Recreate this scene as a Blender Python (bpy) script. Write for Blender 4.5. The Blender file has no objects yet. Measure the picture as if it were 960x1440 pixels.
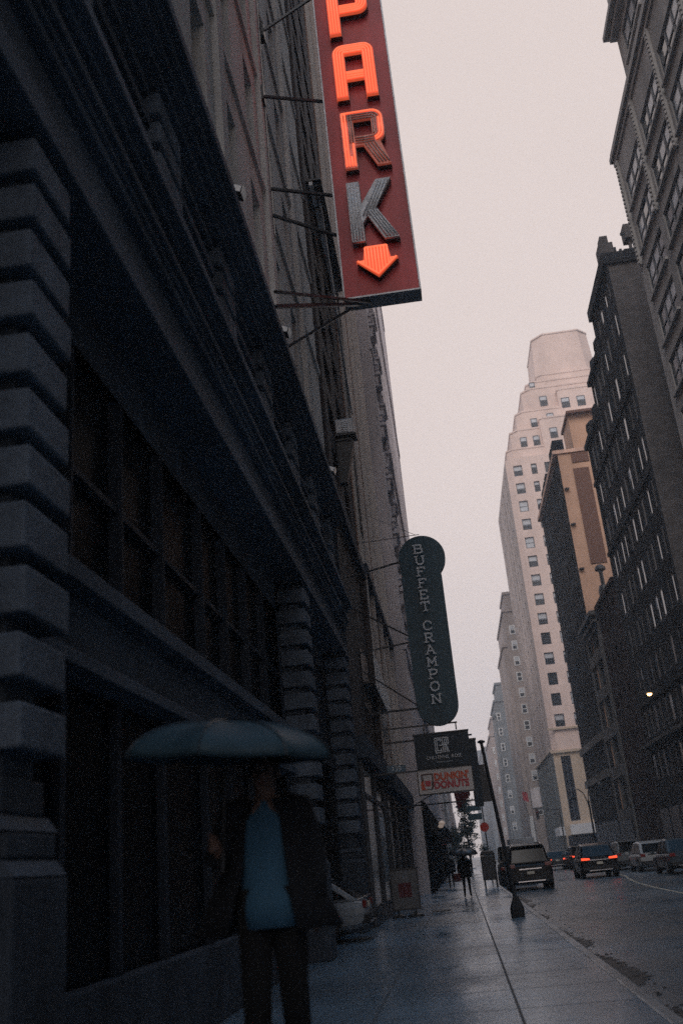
import bpy, bmesh, math, random
from mathutils import Vector, Matrix
random.seed(11)
S = bpy.context.scene
C = S.collection
R = math.radians

# ------------------------------------------------------------------ helpers
class MB:
    """collects faces, links them as ONE mesh object"""
    def __init__(s):
        s.v = []; s.f = []; s.m = []
    def face(s, pts, m=0):
        i = len(s.v); s.v += [tuple(p) for p in pts]
        s.f.append(tuple(range(i, i + len(pts)))); s.m.append(m)
    def box(s, x0, x1, y0, y1, z0, z1, m=0):
        i = len(s.v)
        s.v += [(x, y, z) for z in (z0, z1) for y in (y0, y1) for x in (x0, x1)]
        for q in ((0,1,3,2),(4,6,7,5),(0,4,5,1),(2,3,7,6),(0,2,6,4),(1,5,7,3)):
            s.f.append(tuple(i + k for k in q)); s.m.append(m)
    def prism(s, poly, axis, a, b, m=0):
        def P(p, t):
            return (t, p[0], p[1]) if axis == 'x' else (p[0], t, p[1]) if axis == 'y' else (p[0], p[1], t)
        n = len(poly); i = len(s.v)
        s.v += [P(p, a) for p in poly] + [P(p, b) for p in poly]
        s.f.append(tuple(range(i, i + n))); s.m.append(m)
        s.f.append(tuple(range(i + n, i + 2 * n))); s.m.append(m)
        for k in range(n):
            s.f.append((i + k, i + (k + 1) % n, i + n + (k + 1) % n, i + n + k)); s.m.append(m)
    def tube(s, pts, r, n=6, m=0, caps=True):
        pts = [Vector(p) for p in pts]
        rs = r if isinstance(r, (list, tuple)) else [r] * len(pts)
        i0 = len(s.v); ref = None
        for k, p in enumerate(pts):
            d = (pts[min(k + 1, len(pts) - 1)] - pts[max(k - 1, 0)])
            d = d.normalized() if d.length > 1e-9 else Vector((0, 0, 1))
            if ref is None:
                ref = Vector((0, 0, 1)) if abs(d.z) < .9 else Vector((1, 0, 0))
            a = (ref - d * ref.dot(d)).normalized(); ref = a
            b = d.cross(a)
            for j in range(n):
                t = 2 * math.pi * j / n
                s.v.append(tuple(p + (a * math.cos(t) + b * math.sin(t)) * rs[k]))
        for k in range(len(pts) - 1):
            for j in range(n):
                q = i0 + k * n
                s.f.append((q + j, q + (j + 1) % n, q + n + (j + 1) % n, q + n + j)); s.m.append(m)
        if caps:
            s.f.append(tuple(i0 + j for j in range(n))); s.m.append(m)
            q = i0 + (len(pts) - 1) * n
            s.f.append(tuple(q + j for j in range(n))); s.m.append(m)
    def bar(s, p, q, w, h=None, m=0):
        """rectangular bar from p to q"""
        p = Vector(p); q = Vector(q); d = (q - p).normalized(); h = h or w
        ref = Vector((0, 0, 1)) if abs(d.z) < .9 else Vector((0, 1, 0))
        a = d.cross(ref).normalized(); b = a.cross(d)
        i = len(s.v)
        for t in (p, q):
            for (u, w_) in ((-1, -1), (1, -1), (1, 1), (-1, 1)):
                s.v.append(tuple(t + a * u * w / 2 + b * w_ * h / 2))
        for k in ((0,1,2,3),(4,5,6,7),(0,1,5,4),(1,2,6,5),(2,3,7,6),(3,0,4,7)):
            s.f.append(tuple(i + j for j in k)); s.m.append(m)
    def lathe(s, prof, c=(0, 0, 0), n=12, m=0):
        i0 = len(s.v)
        for (r, z) in prof:
            for j in range(n):
                t = 2 * math.pi * j / n
                s.v.append((c[0] + r * math.cos(t), c[1] + r * math.sin(t), c[2] + z))
        for k in range(len(prof) - 1):
            for j in range(n):
                q = i0 + k * n
                s.f.append((q + j, q + (j + 1) % n, q + n + (j + 1) % n, q + n + j)); s.m.append(m)
        for k in (0, len(prof) - 1):
            if prof[k][0] > 1e-4:
                s.f.append(tuple(i0 + k * n + j for j in range(n))); s.m.append(m)
    def mesh(s, name, mats, off=(0, 0, 0), smooth=False):
        me = bpy.data.meshes.new(name)
        me.from_pydata([(x - off[0], y - off[1], z - off[2]) for x, y, z in s.v], [], s.f)
        for m in (mats if isinstance(mats, (list, tuple)) else [mats]):
            me.materials.append(m)
        me.polygons.foreach_set('material_index', s.m)
        bm = bmesh.new(); bm.from_mesh(me)
        bmesh.ops.recalc_face_normals(bm, faces=bm.faces)
        bm.to_mesh(me); bm.free()
        if smooth:
            me.polygons.foreach_set('use_smooth', [True] * len(me.polygons))
        return me
    def obj(s, name, mats, parent=None, off=None, smooth=False, bevel=0, seg=2, loc=None):
        if off is None:
            off = tuple(parent.location) if parent is not None and parent.parent is None else (0, 0, 0)
        o = bpy.data.objects.new(name, s.mesh(name, mats, off, smooth))
        C.objects.link(o)
        if parent is not None: o.parent = parent
        if loc is not None: o.location = loc
        if bevel:
            b = o.modifiers.new('bevel', 'BEVEL'); b.width = bevel; b.segments = seg; b.limit_method = 'ANGLE'
        return o

def tag(o, label=None, cat=None, group=None, kind=None):
    if label: o['label'] = label
    if cat: o['category'] = cat
    if group: o['group'] = group
    if kind: o['kind'] = kind
    return o

def thing(name, label, cat, loc=(0, 0, 0), group=None):
    o = bpy.data.objects.new(name, None); C.objects.link(o)
    o.location = loc; o.empty_display_size = .2
    return tag(o, label, cat, group)

def place(me, name, parent, loc, rz=0, sc=None):
    o = bpy.data.objects.new(name, me); C.objects.link(o)
    o.parent = parent; o.location = loc; o.rotation_euler = (0, 0, rz)
    if sc: o.scale = sc
    return o

def copy_tree(o, parent=None):
    c = o.copy(); C.objects.link(c); c.parent = parent
    for ch in list(o.children): copy_tree(ch, c)
    return c

# ------------------------------------------------------------------ materials
def mat(name, col, rough=.8, var=.2, scale=2., stretch=(1, 1, 1), spec=.4, metal=0., bump=0., bscale=None,
        emit=None, es=0., rvar=0., coat=0., stain=0., sscale=.35):
    m = bpy.data.materials.new(name); m.use_nodes = True
    nt = m.node_tree; N = nt.nodes; L = nt.links
    b = N['Principled BSDF']
    b.inputs['Roughness'].default_value = rough
    b.inputs['Metallic'].default_value = metal
    b.inputs['Specular IOR Level'].default_value = spec
    b.inputs['Coat Weight'].default_value = coat
    tc = N.new('ShaderNodeTexCoord'); mp = N.new('ShaderNodeMapping')
    mp.inputs['Scale'].default_value = stretch
    L.new(tc.outputs['Object'], mp.inputs['Vector'])
    nz = N.new('ShaderNodeTexNoise'); nz.inputs['Scale'].default_value = scale
    nz.inputs['Detail'].default_value = 5; nz.inputs['Roughness'].default_value = .65
    L.new(mp.outputs['Vector'], nz.inputs['Vector'])
    rp = N.new('ShaderNodeMapRange'); rp.inputs[1].default_value = .3; rp.inputs[2].default_value = .7
    rp.inputs[3].default_value = 1 - var; rp.inputs[4].default_value = 1 + var
    L.new(nz.outputs['Fac'], rp.inputs[0])
    fac = rp.outputs[0]
    if stain:
        n2 = N.new('ShaderNodeTexNoise'); n2.inputs['Scale'].default_value = sscale
        n2.inputs['Detail'].default_value = 4
        m2 = N.new('ShaderNodeMapping'); m2.inputs['Scale'].default_value = (1, 1, .22)
        L.new(tc.outputs['Object'], m2.inputs['Vector']); L.new(m2.outputs['Vector'], n2.inputs['Vector'])
        r2 = N.new('ShaderNodeMapRange'); r2.inputs[1].default_value = .35; r2.inputs[2].default_value = .65
        r2.inputs[3].default_value = 1 - stain; r2.inputs[4].default_value = 1 + stain * .4
        L.new(n2.outputs['Fac'], r2.inputs[0])
        mu = N.new('ShaderNodeMath'); mu.operation = 'MULTIPLY'
        L.new(fac, mu.inputs[0]); L.new(r2.outputs[0], mu.inputs[1]); fac = mu.outputs[0]
    vm = N.new('ShaderNodeVectorMath'); vm.operation = 'SCALE'
    vm.inputs[0].default_value = col
    L.new(fac, vm.inputs['Scale']); L.new(vm.outputs[0], b.inputs['Base Color'])
    if rvar:
        rr = N.new('ShaderNodeMapRange'); rr.inputs[1].default_value = .35; rr.inputs[2].default_value = .65
        rr.inputs[3].default_value = max(.02, rough - rvar); rr.inputs[4].default_value = min(1, rough + rvar)
        L.new(nz.outputs['Fac'], rr.inputs[0]); L.new(rr.outputs[0], b.inputs['Roughness'])
    if bump:
        n3 = N.new('ShaderNodeTexNoise'); n3.inputs['Scale'].default_value = bscale or scale * 4
        n3.inputs['Detail'].default_value = 4
        L.new(mp.outputs['Vector'], n3.inputs['Vector'])
        bp = N.new('ShaderNodeBump'); bp.inputs['Strength'].default_value = bump; bp.inputs['Distance'].default_value = .02
        L.new(n3.outputs['Fac'], bp.inputs['Height']); L.new(bp.outputs['Normal'], b.inputs['Normal'])
    if emit:
        b.inputs['Emission Color'].default_value = (*emit, 1); b.inputs['Emission Strength'].default_value = es
    return m

def brickmat(name, col, col2, mortar, w=.23, h=.076, rough=.85, axis='x', var=.25, msize=.008, stain=.3):
    """running-bond brick on vertical walls"""
    m = mat(name, col, rough, var, 1.2, stain=stain)
    nt = m.node_tree; N = nt.nodes; L = nt.links
    tc = N.new('ShaderNodeTexCoord'); sp = N.new('ShaderNodeSeparateXYZ'); cb = N.new('ShaderNodeCombineXYZ')
    L.new(tc.outputs['Object'], sp.inputs[0])
    ad = N.new('ShaderNodeMath'); ad.operation = 'ADD'
    L.new(sp.outputs['X'], ad.inputs[0]); L.new(sp.outputs['Y'], ad.inputs[1])
    L.new(ad.outputs[0], cb.inputs['X']); L.new(sp.outputs['Z'], cb.inputs['Y'])
    bt = N.new('ShaderNodeTexBrick'); bt.inputs['Scale'].default_value = 1
    bt.inputs['Brick Width'].default_value = w; bt.inputs['Row Height'].default_value = h
    bt.inputs['Mortar Size'].default_value = msize
    bt.inputs['Color1'].default_value = (1, 1, 1, 1); k = [a / max(b_, 1e-3) for a, b_ in zip(col2, col)]
    bt.inputs['Color2'].default_value = (*k, 1)
    bt.inputs['Mortar'].default_value = (*[a / max(b_, 1e-3) for a, b_ in zip(mortar, col)], 1)
    L.new(cb.outputs[0], bt.inputs['Vector'])
    b = N['Principled BSDF']; src = b.inputs['Base Color'].links[0].from_socket
    mx = N.new('ShaderNodeVectorMath'); mx.operation = 'MULTIPLY'
    L.new(src, mx.inputs[0]); L.new(bt.outputs['Color'], mx.inputs[1]); L.new(mx.outputs[0], b.inputs['Base Color'])
    return m

M = {}
M['stone'] = mat('dark blue grey stone', (.054, .071, .095), .75, .3, 3, spec=.25, bump=.5, bscale=25, stain=.35, sscale=1.2)
M['stone_block'] = mat('rusticated stone', (.112, .142, .182), .75, .25, 4, spec=.25, bump=.6, bscale=22, stain=.4, sscale=1.5)
M['stone_band'] = mat('moulded stone band', (.085, .11, .145), .75, .25, 2, (1, .4, 1), spec=.25, bump=.4, bscale=20, stain=.3)
M['frame_dark'] = mat('dark painted window frame', (.035, .045, .06), .45, .2, 4)
M['glass'] = mat('dark window glass', (.010, .014, .022), .12, .3, .6, spec=.3)
M['glass_sky'] = mat('sky reflecting window glass', (.02, .024, .03), .03, .2, .4, spec=1.)
M['glass_near'] = mat('black unlit window glass', (.004, .007, .011), .3, .3, .6, spec=.03)
M['frame_near'] = mat('blue black window frame', (.022, .031, .046), .6, .25, 4, spec=.2)
M['glass_far'] = mat('grey window glass', (.03, .037, .045), .12, .4, .5, spec=.6)
M['blind'] = mat('pale window blind', (.42, .44, .47), .5, .15, 3, spec=.6, coat=.5)
M['beige'] = mat('beige upper wall', (.56, .54, .515), .85, .12, 1.5, stain=.25, sscale=.5)
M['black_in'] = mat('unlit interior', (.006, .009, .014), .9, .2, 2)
M['bronze'] = mat('black metal', (.02, .023, .028), .4, .3, 6, spec=.5)
M['steel'] = mat('galvanised steel', (.33, .34, .36), .45, .25, 5, metal=.6)
M['pale_metal'] = mat('pale painted metal', (.78, .79, .8), .45, .15, 5)
M['brick_dark'] = brickmat('dark brown brick', (.085, .065, .058), (.06, .048, .045), (.05, .045, .045))
M['brick_orange'] = brickmat('rusty brown brick', (.66, .42, .32), (.54, .33, .25), (.45, .34, .28), stain=.35)
M['ornate'] = mat('pale pink grey stone', (.62, .57, .58), .8, .12, 1.2, stain=.3, sscale=.4)
M['e1'] = mat('grey limestone', (.30, .285, .275), .85, .14, 1.4, stain=.25, sscale=.4)
M['e1trim'] = mat('grey limestone trim', (.31, .295, .285), .85, .15, 3)
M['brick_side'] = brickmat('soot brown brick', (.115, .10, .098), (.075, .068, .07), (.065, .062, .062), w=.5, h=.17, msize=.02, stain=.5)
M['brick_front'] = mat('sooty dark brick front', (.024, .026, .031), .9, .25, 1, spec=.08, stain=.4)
M['orange_wall'] = mat('orange painted wall', (.58, .36, .25), .85, .1, .6, stain=.22, sscale=.25)
M['brown_panel'] = mat('brown wall panel', (.165, .085, .062), .85, .15, 2)
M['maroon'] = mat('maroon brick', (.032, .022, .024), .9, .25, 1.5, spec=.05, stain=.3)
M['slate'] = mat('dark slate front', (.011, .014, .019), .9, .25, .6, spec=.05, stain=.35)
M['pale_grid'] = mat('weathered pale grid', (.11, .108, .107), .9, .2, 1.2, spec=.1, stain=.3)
M['tower'] = mat('mist paled pink buff brick', (.67, .525, .465), .85, .08, .5, stain=.14, sscale=.15)  # part of the tower's mist fade is put into this pale colour
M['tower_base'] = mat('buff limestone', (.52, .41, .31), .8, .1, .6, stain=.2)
M['tower_shade'] = mat('shaded tower brick side', (.40, .34, .315), .85, .12, .6, stain=.3, sscale=.2)  # darker tower brick, the street side's shade painted in, lifted slightly for haze
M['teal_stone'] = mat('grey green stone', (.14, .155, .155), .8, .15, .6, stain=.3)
M['far1'] = mat('pale brown grey brick', (.33, .28, .26), .85, .15, .4, stain=.3, sscale=.15)
M['far2'] = mat('blue grey wall', (.20, .215, .23), .85, .15, .4, stain=.25)
M['far3'] = mat('pink grey wall', (.36, .30, .28), .85, .12, .4, stain=.25)
M['strip_pale'] = mat('pale vertical strip', (.62, .57, .53), .7, .15, 2)
M['white_trim'] = mat('white trim', (.6, .6, .6), .6, .1, 2)
M['roof'] = mat('roof tar', (.06, .06, .062), .9, .2, 1)
M['tyre'] = mat('tyre rubber', (.018, .018, .02), .7, .2, 8)
M['rim'] = mat('wheel rim', (.25, .26, .27), .35, .2, 8, metal=.8)
M['carglass'] = mat('car glass', (.006, .008, .01), .1, .2, 2, spec=.14)
M['chrome'] = mat('bright trim', (.6, .6, .62), .2, .1, 4, metal=1.)
M['plate'] = mat('number plate', (.55, .52, .45), .5, .2, 20)
M['tail_off'] = mat('tail lamp off', (.16, .015, .015), .2, .1, 5, spec=.6)
M['tail_on'] = mat('tail lamp lit', (.4, .03, .015), .3, .05, 5, emit=(1., .085, .03), es=1.6)
M['headlamp'] = mat('headlamp', (.5, .52, .55), .15, .1, 5, spec=.7)
M['red_paint'] = mat('faded red paint', (.60, .088, .095), .5, .16, 2.2, (1, 1, .5), stain=.3, sscale=1.6, spec=.4)
M['neon_face'] = mat('orange letter face', (.55, .10, .045), .5, .15, 9, emit=(1., .13, .05), es=.5)
M['neon'] = mat('lit neon tube', (.8, .2, .1), .3, .04, 5, emit=(1., .165, .075), es=1.12)
M['dead_face'] = mat('dead grey letter face', (.74, .76, .79), .5, .25, 8, stain=.3, sscale=4)
M['dead_tube'] = mat('unlit glass tube', (.80, .82, .85), .25, .15, 9, spec=.6)
M['half_tube'] = mat('pinkish unlit tube', (.66, .44, .40), .25, .15, 9, spec=.5)
M['half_face'] = mat('worn letter face with pink glow', (.75, .36, .30), .5, .3, 9, stain=.4, sscale=5, emit=(1., .16, .08), es=.14)  # faint emission stands in for neon glow on the half lit face
M['teal_sign'] = mat('dark teal enamel', (.026, .08, .108), .4, .2, 1.5, spec=.4)
M['letter_grey'] = mat('grey raised letters', (.8, .82, .83), .5, .1, 8)
M['sign_dark'] = mat('dark sign panel', (.02, .034, .048), .5, .25, 3)
M['white_box'] = mat('white acrylic sign face', (.66, .62, .60), .4, .06, 3)
M['dd_orange'] = mat('orange sign lettering', (.72, .10, .035), .4, .06, 5)
M['dd_pink'] = mat('red pink sign lettering', (.58, .06, .075), .4, .06, 5)
M['dd_brown'] = mat('brown sign print', (.10, .045, .035), .4, .1, 5)
M['red_sign'] = mat('red traffic sign', (.5, .035, .025), .4, .1, 4)
M['leaf'] = mat('dark leaves', (.03, .05, .042), .7, .4, 3)
M['bark'] = mat('bark', (.06, .05, .045), .9, .3, 6)
M['cloth_black'] = mat('black cloth', (.0035, .0045, .0065), .95, .3, 8)
M['cloth_navy'] = mat('navy wool coat', (.005, .007, .0115), .95, .3, 8)
M['blue_shirt'] = mat('pale blue shirt', (.036, .108, .185), .85, .12, 6)
M['skin'] = mat('skin', (.13, .08, .065), .7, .1, 6)
M['hair'] = mat('dark hair', (.02, .015, .013), .6, .3, 20)
M['umb'] = mat('wet blue grey umbrella cloth', (.026, .055, .075), .6, .2, 3, spec=.25)
M['umb_black'] = mat('wet black umbrella cloth', (.025, .03, .035), .35, .2, 3, spec=.6)
M['maroon_cloth'] = mat('maroon bag', (.10, .02, .025), .6, .2, 5)
M['lamp_lit'] = mat('lit sodium lamp', (1, .8, .5), .3, .02, 3, emit=(1., .56, .2), es=9.)
M['globe'] = mat('dim globe lamp', (.6, .52, .46), .3, .05, 3, emit=(1., .75, .6), es=.18)
M['flood_glass'] = mat('floodlight glass', (.75, .74, .74), .15, .05, 3, spec=.7, emit=(1, .95, .93), es=.05)
M['poster'] = mat('faded poster', (.10, .17, .22), .35, .7, 3, spec=.5)
M['paint_line'] = mat('worn pale road paint', (.36, .33, .27), .7, .5, 5)
M['iron'] = mat('cast iron grate', (.02, .021, .023), .5, .3, 8)

def ground_mat(name, col, slab=None, rough=(.1, .42), var=.3, scale=.6, bump=.15, bscale=40, origin=(0, 0), joint=.02, patch=.35):
    """wet paving: tone varies with damp patches, gloss with the water film"""
    m = bpy.data.materials.new(name); m.use_nodes = True
    nt = m.node_tree; N = nt.nodes; L = nt.links; b = N['Principled BSDF']
    tc = N.new('ShaderNodeTexCoord')
    def noise(sc, det=5, st=(1, 1, 1), rg=.6):
        mp = N.new('ShaderNodeMapping'); mp.inputs['Scale'].default_value = st
        L.new(tc.outputs['Object'], mp.inputs['Vector'])
        n = N.new('ShaderNodeTexNoise'); n.inputs['Scale'].default_value = sc; n.inputs['Detail'].default_value = det
        n.inputs['Roughness'].default_value = rg
        L.new(mp.outputs[0], n.inputs['Vector']); return n.outputs['Fac']
    def rng(s, a, b_, c, d):
        r = N.new('ShaderNodeMapRange'); r.inputs[1].default_value = a; r.inputs[2].default_value = b_
        r.inputs[3].default_value = c; r.inputs[4].default_value = d
        L.new(s, r.inputs[0]); return r.outputs[0]
    def mul(a, c):
        x = N.new('ShaderNodeMath'); x.operation = 'MULTIPLY'; L.new(a, x.inputs[0]); L.new(c, x.inputs[1]); return x.outputs[0]
    wet = noise(scale, 6, (1, .55, 1))
    fine = noise(9, 4)
    f = mul(rng(wet, .32, .68, 1 - var, 1 + var), rng(fine, .3, .7, .8, 1.2))
    big = noise(.16, 3)
    f = mul(f, rng(big, .35, .65, 1 - patch, 1 + patch))
    height = rng(noise(bscale, 3), 0, 1, 0, 1)
    rgh = rng(wet, .35, .68, rough[1], rough[0])
    if slab:
        mp = N.new('ShaderNodeMapping'); mp.inputs['Location'].default_value = (-origin[0], -origin[1], 0)
        L.new(tc.outputs['Object'], mp.inputs['Vector'])
        bt = N.new('ShaderNodeTexBrick'); bt.offset = 0; bt.inputs['Scale'].default_value = 1
        bt.inputs['Brick Width'].default_value = slab; bt.inputs['Row Height'].default_value = slab
        bt.inputs['Mortar Size'].default_value = joint; bt.inputs['Mortar Smooth'].default_value = .3
        bt.inputs['Color1'].default_value = (1.08, 1.08, 1.08, 1); bt.inputs['Color2'].default_value = (.86, .86, .86, 1)
        bt.inputs['Mortar'].default_value = (.36, .36, .36, 1)
        L.new(mp.outputs[0], bt.inputs['Vector'])
        sx = N.new('ShaderNodeSeparateColor'); L.new(bt.outputs['Color'], sx.inputs[0])
        f = mul(f, sx.outputs[0])
        rgh2 = N.new('ShaderNodeMath'); rgh2.operation = 'MAXIMUM'
        L.new(rgh, rgh2.inputs[0]); L.new(rng(bt.outputs['Fac'], 0, 1, 0, .7), rgh2.inputs[1]); rgh = rgh2.outputs[0]
    vm = N.new('ShaderNodeVectorMath'); vm.operation = 'SCALE'; vm.inputs[0].default_value = col
    L.new(f, vm.inputs['Scale']); L.new(vm.outputs[0], b.inputs['Base Color'])
    L.new(rgh, b.inputs['Roughness']); b.inputs['Specular IOR Level'].default_value = .5
    bp = N.new('ShaderNodeBump'); bp.inputs['Strength'].default_value = bump; bp.inputs['Distance'].default_value = .01
    L.new(height, bp.inputs['Height'])
    bp2 = N.new('ShaderNodeBump'); bp2.inputs['Strength'].default_value = .35; bp2.inputs['Distance'].default_value = .03
    L.new(noise(1.7, 3), bp2.inputs['Height']); L.new(bp.outputs[0], bp2.inputs['Normal'])
    L.new(bp2.outputs['Normal'], b.inputs['Normal'])
    return m
M['paving'] = ground_mat('wet concrete paving', (.15, .212, .272), 1.5, (.08, .33), .35, .55, origin=(.38, .6))
M['kerb'] = ground_mat('wet granite kerb', (.17, .19, .21), 1.9, (.2, .45), .3, 1.5)
M['asphalt'] = ground_mat('wet asphalt', (.072, .108, .14), None, (.13, .42), .45, .45, bump=.35, bscale=60)
M['gutter_dark'] = mat('soaked black gutter asphalt', (.022, .027, .033), .5, .6, 3, spec=.14, bump=.5)
M['puddle'] = mat('standing water', (.010, .013, .017), .34, .2, 1, spec=.3)
M['grit'] = mat('wet gutter grit', (.022, .022, .024), .6, .5, 6, bump=.8, bscale=14)

# ------------------------------------------------------------------ facade tools
def P3(side, c, u, z, d):
    return (u, c + d, z) if side == 'S' else (c + d, u, z) if side == 'W' else (c - d, u, z)
def facade(mb, side, c, u0, u1, z0, z1, us, zs, dep=.2, m=0, mr=None, skip=()):
    """a wall sheet with recessed openings us x zs"""
    mr = m if mr is None else mr
    U = sorted({u0, u1, *[x for a in us for x in a]}); Z = sorted({z0, z1, *[x for a in zs for x in a]})
    for i in range(len(U) - 1):
        for j in range(len(Z) - 1):
            uc = (U[i] + U[i + 1]) / 2; zc = (Z[j] + Z[j + 1]) / 2
            hit = [(a, b_) for a, ua in enumerate(us) for b_, za in enumerate(zs)
                   if ua[0] < uc < ua[1] and za[0] < zc < za[1] and (a, b_) not in skip]
            if not hit:
                mb.face([P3(side, c, U[i], Z[j], 0), P3(side, c, U[i + 1], Z[j], 0), P3(side, c, U[i + 1], Z[j + 1], 0), P3(side, c, U[i], Z[j + 1], 0)], m)
    for a, ua in enumerate(us):
        for b_, za in enumerate(zs):
            if (a, b_) in skip: continue
            q = [(ua[0], za[0]), (ua[1], za[0]), (ua[1], za[1]), (ua[0], za[1])]
            for k in range(4):
                p0 = q[k]; p1 = q[(k + 1) % 4]
                mb.face([P3(side, c, *p0, 0), P3(side, c, *p1, 0), P3(side, c, *p1, dep + .06), P3(side, c, *p0, dep + .06)], mr)
            mb.face([P3(side, c, *p, dep + .06) for p in q], mr)
ROT = {'S': 0, 'W': -math.pi / 2, 'E': math.pi / 2}
WCACHE = {}
def win_mesh(w, h, cols=1, blind=0., fr='frame_dark', gl='glass', bar=.06, rail=True, sill=None, fd=.07):
    """one sash window, outward is -y, base centre at the origin"""
    key = (w, h, cols, blind, fr, gl, bar, rail, sill, fd)
    if key in WCACHE: return WCACHE[key]
    b = MB()
    b.box(-w / 2, w / 2, -.012, -.004, 0, h, 1)
    b.box(-w / 2, -w / 2 + bar, -fd, .0, 0, h); b.box(w / 2 - bar, w / 2, -fd, .0, 0, h)
    b.box(-w / 2 + bar, w / 2 - bar, -fd, 0, 0, bar); b.box(-w / 2 + bar, w / 2 - bar, -fd, 0, h - bar, h)
    for k in range(1, cols):
        x = -w / 2 + w * k / cols
        b.box(x - bar * .6, x + bar * .6, -.065, -.002, bar, h - bar)
    if rail: b.box(-w / 2 + bar, w / 2 - bar, -.05, -.003, h * .5 - bar * .4, h * .5 + bar * .4)
    if blind:
        for k in range(cols):
            x0 = -w / 2 + w * k / cols + bar; x1 = -w / 2 + w * (k + 1) / cols - bar
            b.box(x0, x1, -.022, -.013, max(bar, h * (1 - blind) + .02 * k), h - bar, 2)
    if sill: b.box(-w / 2 - .08, w / 2 + .08, -sill - .2, -.071, -.14, -.003, 3)
    me = b.mesh('window', [M[fr], M[gl], M['blind'], M['e1trim']])
    WCACHE[key] = me
    return me
def windows(parent, side, c, us, zs, dep, pick, skip=(), name='window'):
    L = parent.location
    for a, ua in enumerate(us):
        for b_, za in enumerate(zs):
            if (a, b_) in skip: continue
            me = pick(round(ua[1] - ua[0], 3), round(za[1] - za[0], 3), a, b_)
            p = P3(side, c, (ua[0] + ua[1]) / 2, za[0], dep)
            place(me, name, parent, (p[0] - L[0], p[1] - L[1], p[2] - L[2]), ROT[side])
def cen(lst, w): return [(x - w / 2, x + w / 2) for x in lst]

def curve_mesh(name, outer, holes, depth, m):
    """a filled 2D outline with holes, extruded: x right, y up, z towards the viewer"""
    cu = bpy.data.curves.new(name, 'CURVE'); cu.dimensions = '2D'; cu.fill_mode = 'BOTH'; cu.extrude = depth / 2
    for poly in [outer] + holes:
        sp = cu.splines.new('POLY'); sp.points.add(len(poly) - 1)
        for p, q in zip(sp.points, poly): p.co = (q[0], q[1], 0, 1)
        sp.use_cyclic_u = True
    o = bpy.data.objects.new(name, cu)
    me = bpy.data.meshes.new_from_object(o); bpy.data.objects.remove(o); bpy.data.curves.remove(cu)
    me.materials.clear(); me.materials.append(m); me.name = name
    return me
def text_mesh(name, body, size, depth, m, bold=0.):
    cu = bpy.data.curves.new(name, 'FONT'); cu.body = body; cu.size = size; cu.extrude = depth / 2; cu.offset = bold
    cu.align_x = 'CENTER'; cu.align_y = 'CENTER'
    o = bpy.data.objects.new(name, cu); me = bpy.data.meshes.new_from_object(o)
    bpy.data.objects.remove(o); bpy.data.curves.remove(cu)
    me.materials.clear(); me.materials.append(m); me.name = name
    return me
def stroke(mb, p, q, wd, y0, y1, ext=.5):
    """a flat raised stroke of lettering in the x/z plane"""
    d = Vector((q[0] - p[0], q[1] - p[1])).normalized(); n = Vector((-d.y, d.x)) * wd / 2; e = d * wd / 2 * ext
    a = Vector(p) - e; c = Vector(q) + e
    mb.prism([tuple(a + n), tuple(a - n), tuple(c - n), tuple(c + n)], 'y', y0, y1)
def put_xz(me, name, parent, x, y, z, sc=(1, 1, 1)):
    """stand an x/y mesh upright, facing -Y"""
    o = bpy.data.objects.new(name, me); C.objects.link(o)
    o.parent = parent
    L = parent.location if parent is not None and parent.parent is None else Vector((0, 0, 0))
    o.location = (x - L[0], y - L[1], z - L[2]); o.rotation_euler = (R(90), 0, 0); o.scale = sc
    return o
# ------------------------------------------------------------------ camera
cd = bpy.data.cameras.new('camera'); cam = bpy.data.objects.new('camera', cd); C.objects.link(cam)
cam.matrix_world = Matrix(((0.98897322, 0.12435314, 0.08042556, 0), (0.11850166, -0.33877534, -0.93337486, 0),
                           (-0.0888219, 0.9326133, -0.34977579, 1.5), (0, 0, 0, 1)))
cd.sensor_fit = 'VERTICAL'; cd.sensor_height = 36; cd.sensor_width = 24
cd.lens = 1339 / 1440 * 36; cd.clip_start = .1; cd.clip_end = 5000
cd.dof.use_dof = True; cd.dof.focus_distance = 30; cd.dof.aperture_fstop = 1.1
S.camera = cam

# ------------------------------------------------------------------ sky, sun, air
w = bpy.data.worlds.new('World'); S.world = w; w.use_nodes = True
nt = w.node_tree; N = nt.nodes; L = nt.links; N.clear()
SUN_EL, SUN_AZ = 42, 195
sky = N.new('ShaderNodeTexSky'); sky.sky_type = 'NISHITA'; sky.sun_disc = False
sky.sun_elevation = R(SUN_EL); sky.sun_rotation = R(SUN_AZ); sky.dust_density = 4; sky.air_density = 1.5
b1 = N.new('ShaderNodeBackground'); b1.inputs['Strength'].default_value = .06
L.new(sky.outputs[0], b1.inputs['Color'])
tc = N.new('ShaderNodeTexCoord'); sp = N.new('ShaderNodeSeparateXYZ'); L.new(tc.outputs['Generated'], sp.inputs[0])
mr = N.new('ShaderNodeMapRange'); mr.interpolation_type = 'SMOOTHSTEP'
mr.inputs[1].default_value = .74; mr.inputs[2].default_value = .97; mr.inputs[3].default_value = 0; mr.inputs[4].default_value = 1
L.new(sp.outputs['Z'], mr.inputs[0])
nz = N.new('ShaderNodeTexNoise'); nz.inputs['Scale'].default_value = 2.2; nz.inputs['Detail'].default_value = 4
L.new(tc.outputs['Generated'], nz.inputs['Vector'])
m2 = N.new('ShaderNodeMapRange'); m2.inputs[1].default_value = .3; m2.inputs[2].default_value = .7
m2.inputs[3].default_value = .96; m2.inputs[4].default_value = 1.04
L.new(nz.outputs['Fac'], m2.inputs[0])
mx = N.new('ShaderNodeMix'); mx.data_type = 'RGBA'
mx.inputs[7].default_value = (.31, .72, 1.24, 1)
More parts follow.
